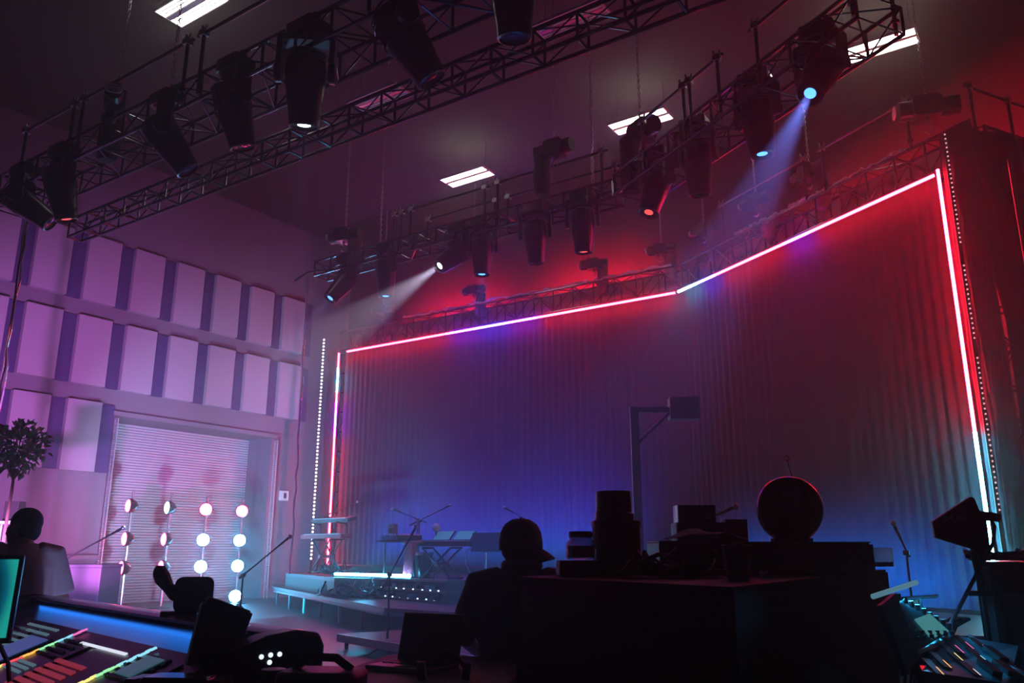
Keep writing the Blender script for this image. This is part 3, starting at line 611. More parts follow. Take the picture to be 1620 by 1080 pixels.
# laptop-like amp on pole stand + cymbal
t = thing('pad_stand', 'flat dark pad on a bright pole stand left of the capped man', 'stand', (-9.5,13.2,RZ)); MB().cyl((0,0,.02), (0,0,.55), .018).build('pole', M_chrome, t); MB().lathe([(0,0),(.16,0),(.15,.02),(.03,.04),(0,.04)], n=16).build('base', M_black, t)
MB().box((0,.05,.72), (.72,.04,.34), Euler((-.15,0,.05))).build('pad_panel', mat('slate_panel', '2c3a4c', .5), t, bevel=.01); MB().box((0,0,.54), (.5,.3,.03)).build('tray', M_black, t)
MB().tube([(-.36,0,.6),(-.5,0,.55),(-.48,0,.3),(-.35,.02,.06)], .01, 5).build('cable', M_wcable, t)
t = thing('cymbal_stand', 'small cymbal on a slim stand behind the capped man', 'cymbal', (-9.05,13.3,RZ)); MB().cyl((0,0,0), (0,0,1.02), .014).build('pole', M_chrome, t); MB().lathe([(.22,.98),(.1,1.0),(.04,1.03),(0,1.035)], n=20).build('cymbal_plate', mat('bronze', '9a8450', .3, .9), t, True)
for a in (0,2.1,4.2): MB().cyl((0,0,.3), (.28*math.cos(a),.28*math.sin(a),.01), .01).build('leg', M_chrome, t)
# mic stands
M_grille = mat('mic_grille', 'a8aab0', .35, .8)
def mic_stand(label, base, elbow_z, tip, tail, group='microphone stands', tripod=True, h=None):
    """base on the floor, elbow above it, boom from tail to tip (world points)"""
    base = V(base); tip = V(tip); tail = V(tail); t = thing('microphone_stand', label, 'microphone stand', base, 0, group); e = V(0,0,elbow_z)
    MB().cyl((0,0,.05), e, .013, n=7).cyl((0,0,.05), (0,0,elbow_z*.5), .018, n=7).build('pole', M_black, t, True); MB().cyl(e+V(-.03,0,0), e+V(.03,0,0), .026, n=8).build('boom_clutch', M_black, t)
    MB().cyl(tail-base, tip-base, .011, n=6).cyl(tail-base, (tail-base)*.85+(tip-base)*.15, .02, n=6).build('boom', M_black, t, True)
    d = (tip-tail).normalized(); q = tip-base
    mc = MB().cyl(q-d*.05, q+d*.14, .013, .019, n=8).build('microphone', M_black, t, True); MB().ball(q+d*.17, .032, 10, 6).build('mic_head', M_grille, mc, True)
    if tripod:
        for k in range(3): a = k*2.1+base.x; MB().cyl((0,0,.14), (.32*math.cos(a),.32*math.sin(a),.012), .011, n=6).build('leg', M_black, t)
    else: MB().lathe([(0,0),(.14,0),(.13,.03),(.03,.05),(0,.05)], n=16).build('base_disc', M_black, t)
    return t
mic_stand('boom microphone stand over the left pair of keyboards', (-16.0,15.5,RZ), 1.5, (-15.35,15.45,2.55), (-16.35,15.5,2.28))
mic_stand('microphone stand left of the sampler stand, mic tilted to the left', (-11.75,13.8,RZ), 1.2, (-12.2,13.7,2.2), (-11.6,13.9,1.96))
mic_stand('boom microphone stand reaching right over the teal screens', (-11.45,13.5,RZ), 1.15, (-10.7,13.4,2.22), (-11.7,13.5,1.9))
mic_stand('microphone stand whose tip shows above the capped head', (-8.65,13.4,RZ), 1.1, (-8.97,13.3,2.1), (-8.55,13.45,1.86))
mic_stand('near black boom stand standing before the stage with its boom raised', (-8.02,8.85,0), 1.04, (-7.66,8.85,1.55), (-8.2,8.9,.84))
mic_stand('boom microphone stand in front of the left lamp poles', G(-5.95,11.2,0), 1.24, G(-5.35,11.2,1.58), G(-6.05,11.25,1.2))
mic_stand('boom microphone stand before the bright white lamps', G(-3.9,12.3,0), 1.02, G(-3.35,12.2,1.46), G(-3.95,12.3,.98))
mic_stand('microphone stand at right, mic head upright against the blue curtain', G(4.35,9.3,0), 1.34, G(4.27,9.25,1.52), G(4.4,9.35,1.3))
mic_stand('thin microphone stand tip seen above the fan boxes', G(1.75,7.5,0), 1.5, G(1.86,7.5,1.68), G(1.55,7.5,1.55))
# pedal bench and cable heap at the front of the stage
t = thing('equipment_bench', 'low black rack of pedals and sockets at the front of the stage', 'rack', (-10.45,12.3,.46), -.32)
for z in (.02,.2,.38): MB().box((0,0,z), (2.6,.4,.035)).build('shelf', M_kb, t)
for x in (-1.28,-.4,.45,1.28): MB().box((x,0,.2), (.03,.4,.4)).build('upright', M_black, t)
M_led = mat('tiny_cyan_light', '88e0ff', .4, emit=(.5,.9,1,1), es=4, sample=False)
for i in range(11): MB().box((-1.1+i*.2,-.15,.09+(i%2)*.18), (.13,.14,.07)).build('pedal', M_teal if i % 3 == 0 else M_black, t)
m = MB()
for i in range(16): m.box((-1.15+i*.15+.03*math.sin(i*7),-.205,.06+.16*(i%2)), (.035,.01,.018))
stuff(m.build('socket_lights', M_led, t))
def cable_heap(label, c, r, n, rad, seed, m=M_cable, h=.12, loc_rot=0, group='cable heaps'):
    q = random.Random(seed); t = thing('cable_heap', label, 'cables', c, loc_rot, group)
    for k in range(n):
        a0 = q.uniform(0,6.28); cx, cy = q.uniform(-r*.4,r*.4), q.uniform(-r*.25,r*.25); R = q.uniform(.3,.75)*r; pts = []
        for i in range(15):
            a = a0+i*.42; pts.append((cx+R*math.cos(a)*(1+.15*math.sin(3*a)), cy+R*.6*math.sin(a), rad+abs(q.gauss(0,.5))*h*(.4+k/n)))
        MB().tube(pts, rad, 5).build('cable_loop', m, t, True)
    return t
cable_heap('tangle of cables on the front of the stage under the cyan batten', (-12.3,12.35,.46), .9, 12, .022, 4, h=.25)
cable_heap('tangle of cables at the feet of the left keyboard stand', (-14.5,14.1,.825), .6, 9, .02, 8, h=.2)
# ---------------------------------------------------------------- prop street post
t = thing('prop_post', 'pink lit prop post with a bracket arm holding a square box', 'prop post', (-4.27,9.0,0), .55)
M_prop = mat('painted_prop', 'c4b4bc', .6)
MB().box((0,0,1.53), (.1,.1,3.06)).build('post', M_prop, t); MB().box((0,0,.03), (.6,.6,.06)).build('foot', M_black, t)
MB().box((.24,-.02,3.02), (.44,.06,.06)).build('arm', M_prop, t); MB().cyl((.03,-.02,2.62), (.43,-.02,2.99), .026, n=4).build('brace', M_prop, t)
MB().box((.6,-.02,3.03), (.36,.22,.27)).build('lamp_box', M_prop, t, bevel=.006); MB().box((.6,-.135,3.03), (.3,.012,.21)).build('face_panel', M_prop, t)
# ================================================================ foreground: the mixing positions
def slab(P, th):
    """P: four top corners (foreground frame), extruded straight down by th; returns MB in world coordinates"""
    q = [G(*p) for p in P]; k = len(q); b = [p-V(0,0,th) for p in q]
    return MB().add(q+b, [tuple(range(k)), tuple(range(2*k-1,k-1,-1))] + [(i+k, (i+1)%k+k, (i+1)%k, i) for i in range(k)])
class Quad:
    """surface coordinates s, t in 0..1 on a sloping panel"""
    def __init__(s, a, b, c, d): s.a, s.b, s.c, s.d = (G(*p) for p in (a, b, c, d))
    def at(s, u, v, h=0):
        p = (s.a*(1-u)+s.b*u)*(1-v)+(s.d*(1-u)+s.c*u)*v; x = ((s.b-s.a)*(1-v)+(s.c-s.d)*v).normalized(); y = ((s.d-s.a)*(1-u)+(s.c-s.b)*u).normalized(); n = x.cross(y).normalized()
        if n.z < 0: n = -n
        y = n.cross(x); M = Matrix((x, y, n)).transposed(); return p+n*h, M
    def box(s, mb, u, v, d, h=None):
        p, M = s.at(u, v, (d[2]/2 if h is None else h)); mb.box(p, d, M); return mb
# ---------------------------------------------------------------- big black case
M_casecloth = mat('black_case_laminate', '09090c', .6, spec=.3, noise=.12, nscale=9)
rc = thing('road_case', 'tall black case in the foreground carrying the fan and boxes', 'road case', (0,0,0))
CT = [(.02,2.81,1.27),(.52,2.0,1.27),(1.72,3.9,1.27),(1.22,4.7,1.27)]
slab([(x,y,1.262) for x, y, z in CT], 1.14).build('case_body', M_casecloth, rc)
slab(CT, .012).build('case_top', mat('case_top_cloth', '14161c', .75, bump=.25, bscale=40), rc)
for x, y, z in CT[::2]: MB().cyl(G(x,y,.12)+(G(.87,3.35,0)-G(x,y,0)).normalized()*.012, G(x,y,1.26)+(G(.87,3.35,0)-G(x,y,0)).normalized()*.012, .016, n=6).build('corner_edge', M_blackmatte, rc)
for x, y in ((.16,2.78),(.55,2.15),(1.58,3.85),(1.2,4.5)): MB().cyl(G(x-.02,y,.06), G(x+.02,y,.06), .06, n=12).box(G(x,y,.11), (.06,.06,.05)).build('caster', M_black, rc)
def on(p, rz=0): return dict(loc=G(*p), rz=YAW+rz)
TZ = 1.2705
t = thing('small_box', 'small flat box under the glass jar on the black case', 'box', G(.24,2.88,TZ), YAW+.05, 'boxes on the black case'); MB().box((0,0,.024), (.17,.12,.048)).build('box_body', mat('dark_card', '2a2326', .7), t, bevel=.006); MB().box((0,0,.0495), (.168,.118,.003)).build('lid', mat('brown_card', '4a3a36', .7), t)
t = thing('glass_jar', 'squat glass jar with a dark lid', 'jar', G(.235,2.87,TZ+.051), 0)
M_glass = mat('jar_glass', 'c8d8e8', .04, trans=.85, alpha=.55)
MB().lathe([(0,.003),(.046,.003),(.052,.012),(.052,.055),(.04,.07),(.037,.078),(.035,.078),(.038,.068),(.049,.054),(.049,.012),(0,.008)], n=24).build('glass_wall', M_glass, t, True)
MB().lathe([(0,.01),(.047,.01),(.047,.048),(0,.05)], n=20).build('contents', mat('dark_powder', '161a22', .8), t, True); MB().lathe([(0,.076),(.041,.076),(.041,.092),(.037,.096),(0,.096)], n=24).build('lid', M_blackmatte, t, True)
t = thing('plastic_tub', 'large round black tub left of the cables on the case', 'tub', G(.37,2.98,TZ), 0, 'stacked round containers'); MB().lathe([(0,0),(.076,0),(.084,.03),(.084,.165),(0,.165)], n=28).build('tub_wall', M_blackmatte, t, True); MB().lathe([(0,.165),(.088,.165),(.088,.186),(0,.188)], n=28).build('lid', mat('wine_lid', '4a1426', .4), t, True)
t = thing('plastic_tub', 'smaller black tub stacked on the large round one', 'tub', G(.365,2.98,TZ+.189), 0, 'stacked round containers'); MB().lathe([(0,0),(.07,0),(.07,.022),(.062,.028),(0,.028)], n=24).build('tub_wall', mat('tub_grey', '232b32', .4), t, True); MB().lathe([(0,.028),(.064,.028),(.064,.1),(0,.102)], n=24).build('lid', mat('tub_black', '181315', .5), t, True)
cable_heap('coiled black cables heaped on the black case', G(.52,2.72,TZ), .21, 16, .0075, 21, h=.055, loc_rot=YAW)
t = thing('flat_box', 'low dark box behind the cable heap on the case', 'box', G(.72,3.35,TZ), YAW, 'boxes on the black case'); MB().box((0,0,.058), (.32,.3,.116)).build('box_body', M_casecloth, t, bevel=.006); MB().box((0,0,.118), (.322,.302,.004)).build('lid', M_blackmatte, t)
# crumpled paper
vs = []; fs = []; q = random.Random(9)
for i in range(15):
    for j in range(9):
        x = (i/14-.5)*.3; y = (j/8-.5)*.16; z = .045*math.exp(-((x+.05)/.07)**2)*(1-.6*abs(j/4-1))+.022*math.exp(-((x-.06)/.05)**2)+q.uniform(0,.006)
        vs.append((x, y, max(.001, z)))
for i in range(14):
    for j in range(8): k = i*9+j; fs.append((k, k+9, k+10, k+1))
o = MB().add(vs, fs).build('paper_bag', mat('white_paper', 'b8bcd0', .8), smooth=False); o.location = G(.755,3.28,TZ+.124); o.rotation_euler = (0,0,YAW); so = o.modifiers.new('s', 'SOLIDIFY'); so.thickness = .002
tag(o, 'crumpled pale paper bag lying on the dark box', 'paper bag')
for lab, p, d, mm in (('black gadget box behind the paper bag, lower of two', (.78,3.52,TZ+.122), (.2,.14,.075), M_blackmatte), ('rounded dark box on top of the black gadget box', (.77,3.52,TZ+.198), (.16,.12,.07), M_kb), ('small black box right of the gadget boxes', (.93,3.5,TZ), (.09,.1,.21), M_blackmatte)):
    t = thing('gadget_box', lab, 'box', G(*p), YAW, 'boxes on the black case'); MB().rbox((0,0,d[2]/2), d, .012, 3).build('box_body', mm, t, True); MB().box((0,-d[1]/2-.002,d[2]*.55), (d[0]*.5,.004,d[2]*.3)).build('front_plate', M_casecloth, t); MB().cyl((d[0]*.3,-d[1]/2,d[2]*.25), (d[0]*.3,-d[1]/2-.012,d[2]*.25), .008, n=8).build('knob', M_alu, t)
t = thing('rack_unit', 'long flat dark rack unit under the fan', 'rack unit', G(1.05,3.14,TZ), YAW+.02)
MB().box((0,0,.056), (.44,.3,.108)).build('chassis', M_casecloth, t, bevel=.004); MB().box((0,-.152,.055), (.46,.006,.1)).build('front_panel', M_kb, t); MB().box((0,0,.112), (.45,.3,.005)).build('top_cover', M_alu if False else mat('grey_cover', '3a4248', .3, .5), t)
for x in (-.2,-.12,.12,.2): MB().cyl((x,-.155,.05), (x,-.168,.05), .014, n=10).build('knob', M_black, t)
for x in (-.18,.18): MB().box((x,0,.001), (.03,.2,.003)).build('foot', M_black, t)
t = thing('disposable_cup', 'dark paper cup at the front edge of the black case', 'cup', G(.645,2.42,TZ), 0)
MB().lathe([(0,.004),(.03,.0),(.041,.098),(.0395,.098),(.029,.006)], n=24).build('cup_wall', mat('grey_paper_cup', '5a5662', .6), t, True); MB().tube([(.041*math.cos(a), .041*math.sin(a), .098) for a in (i*PI/12 for i in range(24))], .0022, 5, True).build('rim', mat('cup_rim', 'a8a4ac', .5), t)
t = thing('earphones', 'small tangle of earphones beside the paper cup', 'earphones', G(.745,2.62,TZ), YAW)
for x, y in ((-.02,0),(.03,.01)): MB().ball((x,y,.012), .011, 8, 6).cyl((x,y,.012), (x+.015,y-.01,.02), .005, n=6).build('earbud', M_white, t, True)
MB().tube([(-.02,0,.01),(-.04,.03,.005),(0,.05,.008),(.05,.03,.004),(.03,.01,.01)], .0025, 4).build('wire', M_cable, t)
# fan
fan = thing('desk_fan', 'round black desk fan with swirling grille standing on the rack unit', 'fan', G(1.04,3.12,TZ+.1155), YAW-.28)
FC = V(0,0,.115); RX = Euler((PI/2-.12,0,0)).to_matrix()
def fp(x, y, z): return FC + RX @ V(x, y, z)
M_fan = mat('fan_black_plastic', '1c1e24', .22)
MB().lathe([(.112,-.05),(.118,-.03),(.118,.05),(.112,.065),(.104,.068),(.104,.05),(.108,.03),(.106,-.05)], FC, 40, RX.to_4x4()).build('housing', M_fan, fan, True)
m = MB()
for k in range(44):
    a = k*2*PI/44; pts = []
    for j in range(6): r = .03+.076*j/5; b = a+.75*(j/5)**1.2; pts.append(fp(r*math.cos(b), r*math.sin(b), .066+.02*(1-(j/5)**2)))
    m.tube(pts, .0018, 4)
stuff(m.build('front_grille', M_fan, fan))
MB().lathe([(0,.09),(.02,.09),(.032,.084),(.034,.078),(0,.07)], FC, 24, RX.to_4x4()).build('grille_hub', M_fan, fan, True)
m = MB()
for k in range(30):
    a = k*2*PI/30; m.tube([fp(.02*math.cos(a), .02*math.sin(a), -.075), fp(.07*math.cos(a+.1), .07*math.sin(a+.1), -.07), fp(.108*math.cos(a+.2), .108*math.sin(a+.2), -.05)], .0013, 4)
stuff(m.build('rear_grille', M_fan, fan))
for k in range(3):
    a = k*2.094+.4; vs = []
    for j in range(5):
        r = .022+.07*j/4; wd = .35+.35*math.sin(PI*(.25+.6*j/4))
        for s_ in (-1, 1): b = a+s_*wd; vs.append(fp(r*math.cos(b), r*math.sin(b), .01+s_*.018))
    bl = MB().add(vs, [(2*j, 2*j+2, 2*j+3, 2*j+1) for j in range(4)]).build('blade', M_fan, fan, True); so = bl.modifiers.new('s', 'SOLIDIFY'); so.thickness = .002
MB().cyl(fp(0,0,-.06), fp(0,0,.03), .022, n=14).build('motor', M_fan, fan, True)
MB().rbox((0,.01,.006), (.15,.11,.012), .04, 5).build('base', M_fan, fan, True)
MB().box((0,.06,.05), (.06,.03,.1)).build('neck', M_fan, fan, bevel=.006)
t = thing('wire_antenna', 'thin wire antenna with a pink ring tip behind the fan', 'antenna', G(1.18,3.45,TZ), 0); MB().cyl((0,0,.0), (0,0,.02), .03, n=12).build('base', M_black, t); MB().tube([(.01,0,.02),(.008,0,.3),(-.02,-.01,.45)], .003, 5).build('rod', M_cable, t); MB().tube([V(-.021,-.01,.462)+FR*.011*math.cos(a)+UP*.011*math.sin(a) for a in (i*PI/6 for i in range(12))], .003, 5, True).build('ring_tip', mat('pink_ring', 'd0607c', .4), t)
t = thing('wire_tray', 'small clear tray with wires behind the right end of the case', 'tray', G(1.72,4.2,.86), YAW)
MB().box((0,0,.21), (.02,.02,.42)).build('stem', M_alu, t); MB().box((0,0,.43), (.26,.2,.02)).build('tray_floor', M_teal, t)
for x, y, a, b in ((-.13,0,.01,.2),(.13,0,.01,.2),(0,.1,.26,.01),(0,-.1,.26,.01)): MB().box((x,y,.475), (a,b,.07)).build('tray_side', mat('tray_plastic', '9ab8c8', .15, trans=.7, alpha=.5), t)
MB().cyl((0,0,-.86), (0,0,0), .014).lathe([(0,-.86),(.16,-.86),(.15,-.84),(0,-.82)], n=16).build('floor_pole', M_black, t)
# ---------------------------------------------------------------- left mixing console
E1 = (-.68,.733); E2 = (-.733,-.68)
def L(a, p, z): return (-.77+E1[0]*a+E2[0]*p, 2.76+E1[1]*a+E2[1]*p, z)
M_con = mat('console_paint', '15171d', .32, .2); M_conpanel = mat('console_panel', '101826', .3, .1)
M_ledge = mat('console_ledge_metal', '8a8c96', .25, .8)
lc = thing('mixing_console', 'large mixing console with a long pink lit ledge at lower left', 'mixing console', (0,0,0))
LEN = 3.0
def extr(prof, a0, a1):
    A = [G(*L(a0, p, z)) for p, z in prof]; B = [G(*L(a1, p, z)) for p, z in prof]; k = len(prof)
    return MB().add(A+B, [tuple(range(k)), tuple(range(2*k-1,k-1,-1))] + [(i+k, (i+1)%k+k, (i+1)%k, i) for i in range(k)])
extr([(-.09,1.07),(.62,.70),(.62,.62),(-.09,.62)], 0, LEN).build('chassis', M_con, lc)
extr([(-.13,1.085),(-.12,1.1),(-.02,1.105),(.0,1.095),(-.02,1.08)], -.02, LEN+.1).build('rear_ledge', M_ledge, lc, True)
extr([(-.02,1.08),(.03,1.052),(.1,1.035),(.17,1.03),(.17,1.015),(-.02,1.0)], 0, LEN).build('meter_hood', M_conpanel, lc, True)
SF = Quad(L(0,.17,1.032), L(LEN,.17,1.032), L(LEN,.75,.80), L(0,.75,.80))
slab([L(0,.17,1.03), L(LEN,.17,1.03), L(LEN,.75,.798), L(0,.75,.798)], .05).build('control_surface', M_con, lc)
cp = [(-.14,1.06),(-.12,1.1),(-.04,1.112),(.06,1.1),(.2,1.05),(.45,.93),(.76,.79),(.79,.76),(.76,.70),(.5,.62),(-.06,.62),(-.13,.68)]
extr(cp, -.1, 0).build('end_cheek', M_con, lc, True, bevel=.012); extr(cp, LEN, LEN+.06).build('end_cheek', M_con, lc, True, bevel=.012)
em = MB()
for p, z in ((.02,1.045),(.05,1.045),(.08,1.042),(.052,1.024)): em.ball(G(*L(-.103,p,z)), .0075, 8, 6)
em.build('emblem_dots', mat('white_emblem', 'ffffff', .4, emit=(.8,.9,1,1), es=1.2, sample=False), lc, label='four white emblem dots')
for a in (.3, 1.5, 2.7):
    for p in (.0,.5): MB().cyl(G(*L(a,p,0)), G(*L(a,p,.63)), .03, n=8).build('leg', M_black, lc)
def cmat(n, c, es): return mat('glow_'+n, '101010', .4, emit=c, es=es, sample=False)
GL = [cmat('red', (1,.06,.08,1), 1.6), cmat('amber', (1,.45,.08,1), 1.4), cmat('yellow', (.95,.85,.25,1), 1.2), cmat('green', (.35,.95,.45,1), 1.1), cmat('cyan', (.3,.8,1,1), 1.1), cmat('magenta', (1,.2,.6,1), 1.0), cmat('white', (.8,.85,1,1), 1.0)]
M_btn = mat('grey_buttons', '58646c', .4); M_btnlit = cmat('pale_button', (.35,.6,.8,1), .22); M_btnred = cmat('red_button', (.85,.08,.15,1), .28)
dU = lambda a: a/LEN
def light_wave(a, v0, v1, cols, parent):
    n = 34
    for gi, g in enumerate(cols):
        m = MB()
        for i in range(n*gi//len(cols), n*(gi+1)//len(cols)):
            f = i/n; SF.box(m, dU(a+.006*math.sin(i*1.9)), v0+(v1-v0)*f, (.014,.02,.006), .011)
        m.build('meter_lights', GL[g], parent)
def buttons(a0, a1, v0, v1, na, nv, m, parent, sz=(.018,.014,.006), name='button_grid'):
    b_ = MB()
    for i in range(na):
        for j in range(nv): SF.box(b_, dU(a0+(a1-a0)*(i+.5)/na), v0+(v1-v0)*(j+.5)/nv, sz, .009)
    stuff(b_.build(name, m, parent))
def faders(a0, a1, v, n, parent):
    s_ = MB(); k_ = MB()
    for i in range(n):
        u = dU(a0+(a1-a0)*(i+.5)/n); SF.box(s_, u, v, (.005,.12,.003), .0075); SF.box(k_, u, v+.06*math.sin(i*2.3), (.016,.032,.016), .013)
    stuff(s_.build('fader_slots', M_black, parent)); stuff(k_.build('fader_caps', M_btn, parent))
def screen(a0, a1, v0, v1, m, parent, h=.012):
    b_ = MB(); SF.box(b_, dU((a0+a1)/2), (v0+v1)/2, (a1-a0+.03,(v1-v0)*.62+.03,.012)); fr = b_.build('screen_bezel', M_black, parent)
    b_ = MB(); SF.box(b_, dU((a0+a1)/2), (v0+v1)/2, (a1-a0,(v1-v0)*.62,.004), .015); b_.build('screen', m, fr)
for a0 in (.12, .95, 1.78, 2.55):
    b_ = MB(); SF.box(b_, dU(a0+.36), .5, (.74,.5,.006)); b_.build('module_plate', M_conpanel, lc)
    buttons(a0+.06, a0+.34, .12, .34, 9, 4, M_btn, lc); buttons(a0+.06, a0+.30, .40, .52, 8, 3, M_btnlit, lc, (.02,.012,.006)); faders(a0+.06, a0+.66, .78, 12, lc)
light_wave(1.26, .02, .72, [5,4,3,1,0,2,2], lc); light_wave(.44, .05, .8, [4,4,3,2,1,0,0], lc); light_wave(-.0+.14, .3, .9, [4,3,2], lc)
buttons(.62, .95, .3, .62, 11, 6, M_btnred, lc, (.022,.018,.006), 'red_pad_matrix'); buttons(1.5, 2.0, .05, .5, 14, 7, M_btnlit, lc)
b_ = MB()
for i in range(30): SF.box(b_, dU(.55+i*.017), .14, (.008,.012,.005), .01)
stuff(b_.build('white_light_bar', GL[6], lc))
screen(1.36, 1.62, .2, .7, mat('console_screen_blue', '0a1a3a', .2, emit=(.08,.2,.6,1), es=.35, sample=False), lc)
screen(.22, .36, .12, .3, mat('console_screen_teal', '0a1a2a', .2, emit=(.1,.4,.5,1), es=.2, sample=False), lc)
# swivel display on the console, seen from behind
t = thing('console_display', 'tilted display on the console with a red lit top edge', 'display', G(-.93,2.66,1.0), 0)
c = V(0,0,0); e2 = (FR*E2[0]+FF*E2[1]); e1 = (FR*E1[0]+FF*E1[1]); up = (UP*.93-e2*-.0+e1*.22-e2*.35).normalized(); x_ = (-e2-up*(-e2).dot(up)).normalized(); n_ = x_.cross(up); MM = Matrix((x_, up, n_)).transposed()
MB().prism([(-.07,-.1),(.05,-.1),(.07,-.06),(.085,.1),(-.065,.1),(-.085,.08)], up*.1, .03, MM).build('rear_shell', mat('display_shell', '243038', .35), t, bevel=.006)
MB().box(up*.202, (.145,.004,.03), MM).build('top_edge', mat('pale_trim', '9a9298', .4), t); MB().box(up*.1-n_*.017, (.12,.15,.004), MM).build('screen', M_blackmatte, t); MB().cyl(up*-.1, up*.05, .03, n=10).build('arm', M_con, t)
# padded rest and small dark things on the console edge
t = thing('padded_rest', 'glossy padded rest at the right end of the left console', 'rest', G(-.93,2.45,.93), YAW-.1); MB().rbox((0,0,.05), (.2,.12,.07), .03, 4, None).build('pad', mat('glossy_vinyl', '1c2634', .2), t, True, bevel=.012); MB().box((-.12,0,.03), (.03,.1,.1)).build('bracket', M_con, t); MB().box((.12,0,.03), (.03,.1,.1)).build('bracket', M_con, t); MB().box((0,0,-.02), (.24,.1,.06)).build('base', M_con, t)
t = thing('ribbed_gooseneck', 'dark ribbed bent tube standing on the console ledge', 'gooseneck', G(*L(1.15,-.07,1.1)), YAW)
pts = [(.03*i-.02, 0, .15-.012*i*i*.55+.008*math.sin(i*3)) for i in range(6)]; MB().tube([(.14,0,.0),(.12,0,.03),(.09,0,.05),(.06,0,.075),(.03,0,.1),(.0,0,.14),(-.02,0,.17),(-.035,0,.175)], [.016,.026,.02,.03,.024,.034,.03,.02], 9).build('ribbed_tube', M_blackmatte, t)
MB().box((.14,0,.008), (.07,.05,.016)).build('foot', M_black, t)
t = thing('small_monitor', 'small rounded dark monitor standing behind the console ledge', 'monitor', G(*L(.93,-.1,1.095)), YAW+.3); MB().rbox((.02,0,.085), (.15,.14,.05), .03, 5, Euler((PI/2,0,0))).build('cabinet', M_blackmatte, t, True); MB().box((-.03,0,.012), (.14,.07,.02)).build('foot', M_black, t); MB().cyl((.02,-.027,.08), (.02,-.03,.08), .05, n=18).build('grille', M_casecloth, t)
# far left display
t = thing('computer_screen', 'screen with a teal and green swirl at the far left edge', 'screen', G(-1.99,2.95,1.13), YAW+.35)
M_swirl = bpy.data.materials.new('screen_picture'); M_swirl.use_nodes = True; MATS['sw'] = M_swirl; nt = M_swirl.node_tree; b_ = nt.nodes['Principled BSDF']
tc = nt.nodes.new('ShaderNodeTexCoord'); wv = nt.nodes.new('ShaderNodeTexWave'); wv.inputs['Scale'].default_value = 2.2; wv.inputs['Distortion'].default_value = 7; wv.inputs['Detail'].default_value = .5
rp = nt.nodes.new('ShaderNodeValToRGB'); rp.color_ramp.elements[0].color = (0,.02,.06,1); rp.color_ramp.elements[1].color = (.02,.6,.5,1); e = rp.color_ramp.elements.new(.55); e.color = (.0,.2,.3,1)
nt.links.new(tc.outputs['Object'], wv.inputs[0]); nt.links.new(wv.outputs[1], rp.inputs[0]); nt.links.new(rp.outputs[0], b_.inputs['Emission Color']); b_.inputs['Emission Strength'].default_value = .55; b_.inputs['Base Color'].default_value = (.01,.02,.03,1); b_.inputs['Roughness'].default_value = .15; M_swirl.cycles.emission_sampling = 'NONE'
MB().box((0,0,.06), (.5,.025,.3), Euler((-.12,0,0))).build('bezel', M_black, t, bevel=.006); MB().box((0,-.0145,.062), (.47,.004,.265), Euler((-.12,0,0))).build('picture', M_swirl, t)
MB().cyl((.05,.03,.0), (.05,.05,-.28), .016).box((.05,.05,-.28), (.2,.14,.02)).build('stand', M_black, t); MB().tube([(.2,.02,-.08),(.24,.04,-.16),(.26,.06,-.28)], .008, 5).build('cable', M_cable, t)
# ---------------------------------------------------------------- table case with laptop, headphones
t = thing('equipment_case', 'low black case in front of the capped man carrying the laptop', 'case', G(-.28,3.05,0), YAW-.2)
MB().box((0,0,.5), (.62,.9,.86)).build('case_body', M_casecloth, t, bevel=.01); MB().box((0,0,.934), (.63,.91,.02)).build('lid', M_blackmatte, t)
for x, y in ((-.25,-.38),(.25,-.38),(-.25,.38),(.25,.38)): MB().cyl((x-.02,y,.04), (x+.02,y,.04), .04, n=10).build('caster', M_black, t)
t = thing('laptop', 'open laptop with a dark screen on the low black case', 'laptop', G(-.31,3.2,.945), YAW-.5)
MB().box((0,-.1,.009), (.27,.19,.016)).build('base', mat('silver_laptop', '8c98a4', .3, .6), t, bevel=.003); k = MB()
for i in range(12):
    for j in range(4): k.box((-.11+i*.02,-.05-j*.02,.0185), (.016,.016,.003))
stuff(k.build('keys', M_black, t)); MB().box((0,.015,.09), (.27,.008,.185), Euler((-.22,0,0))).build('lid', M_black, t, bevel=.003); MB().box((0,.011,.09), (.25,.002,.165), Euler((-.22,0,0))).build('screen', M_lensoff, t); MB().box((.02,-.16,.019), (.07,.05,.002)).build('trackpad', M_alu, t)
t = thing('headphones', 'black headphones lying on the low case right of the laptop', 'headphones', G(-.22,2.83,.945), YAW)
MB().tube([(-.08+.16*i/10, .05*math.sin(PI*i/10), .03+.05*math.sin(PI*i/10)) for i in range(11)], .008, 6).build('headband', M_black, t, True)
for s_ in (-1, 1): MB().cyl((s_*.085,0,.03), (s_*.06,0,.032), .03, n=14).build('ear_cup', M_black, t, True)
t = thing('tool_bag', 'rounded dark bag with a white tape label at the bottom edge', 'bag', G(-.5,2.3,.93), YAW-.12)
MB().rbox((0,0,.06), (.22,.16,.12), .04, 4).build('bag_body', mat('violet_nylon', '2c2c50', .5), t, True, bevel=.015); MB().tube([(-.08,0,.12),(-.04,.01,.15),(.04,-.01,.15),(.08,0,.12)], .012, 6).build('handle', M_blackmatte, t); lb = MB().box((-.01,-.083,.07), (.075,.004,.032), Euler((0,.15,0))).build('tape_label', mat('masking_tape', 'b8b8c0', .7), t)
inst(text_mesh('CWMP 21', .016, M_black), 'lettering', lb, M=Matrix.Translation((-.01,-.0858,.07)) @ Matrix.Rotation(.15, 4, 'Y') @ Matrix.Rotation(PI/2, 4, 'X'))
t = thing('side_shelf', 'small shelf under the bag beside the left console', 'shelf', G(-.52,2.32,0), YAW-.1); MB().box((0,0,.915), (.4,.3,.03)).build('shelf_top', M_con, t)
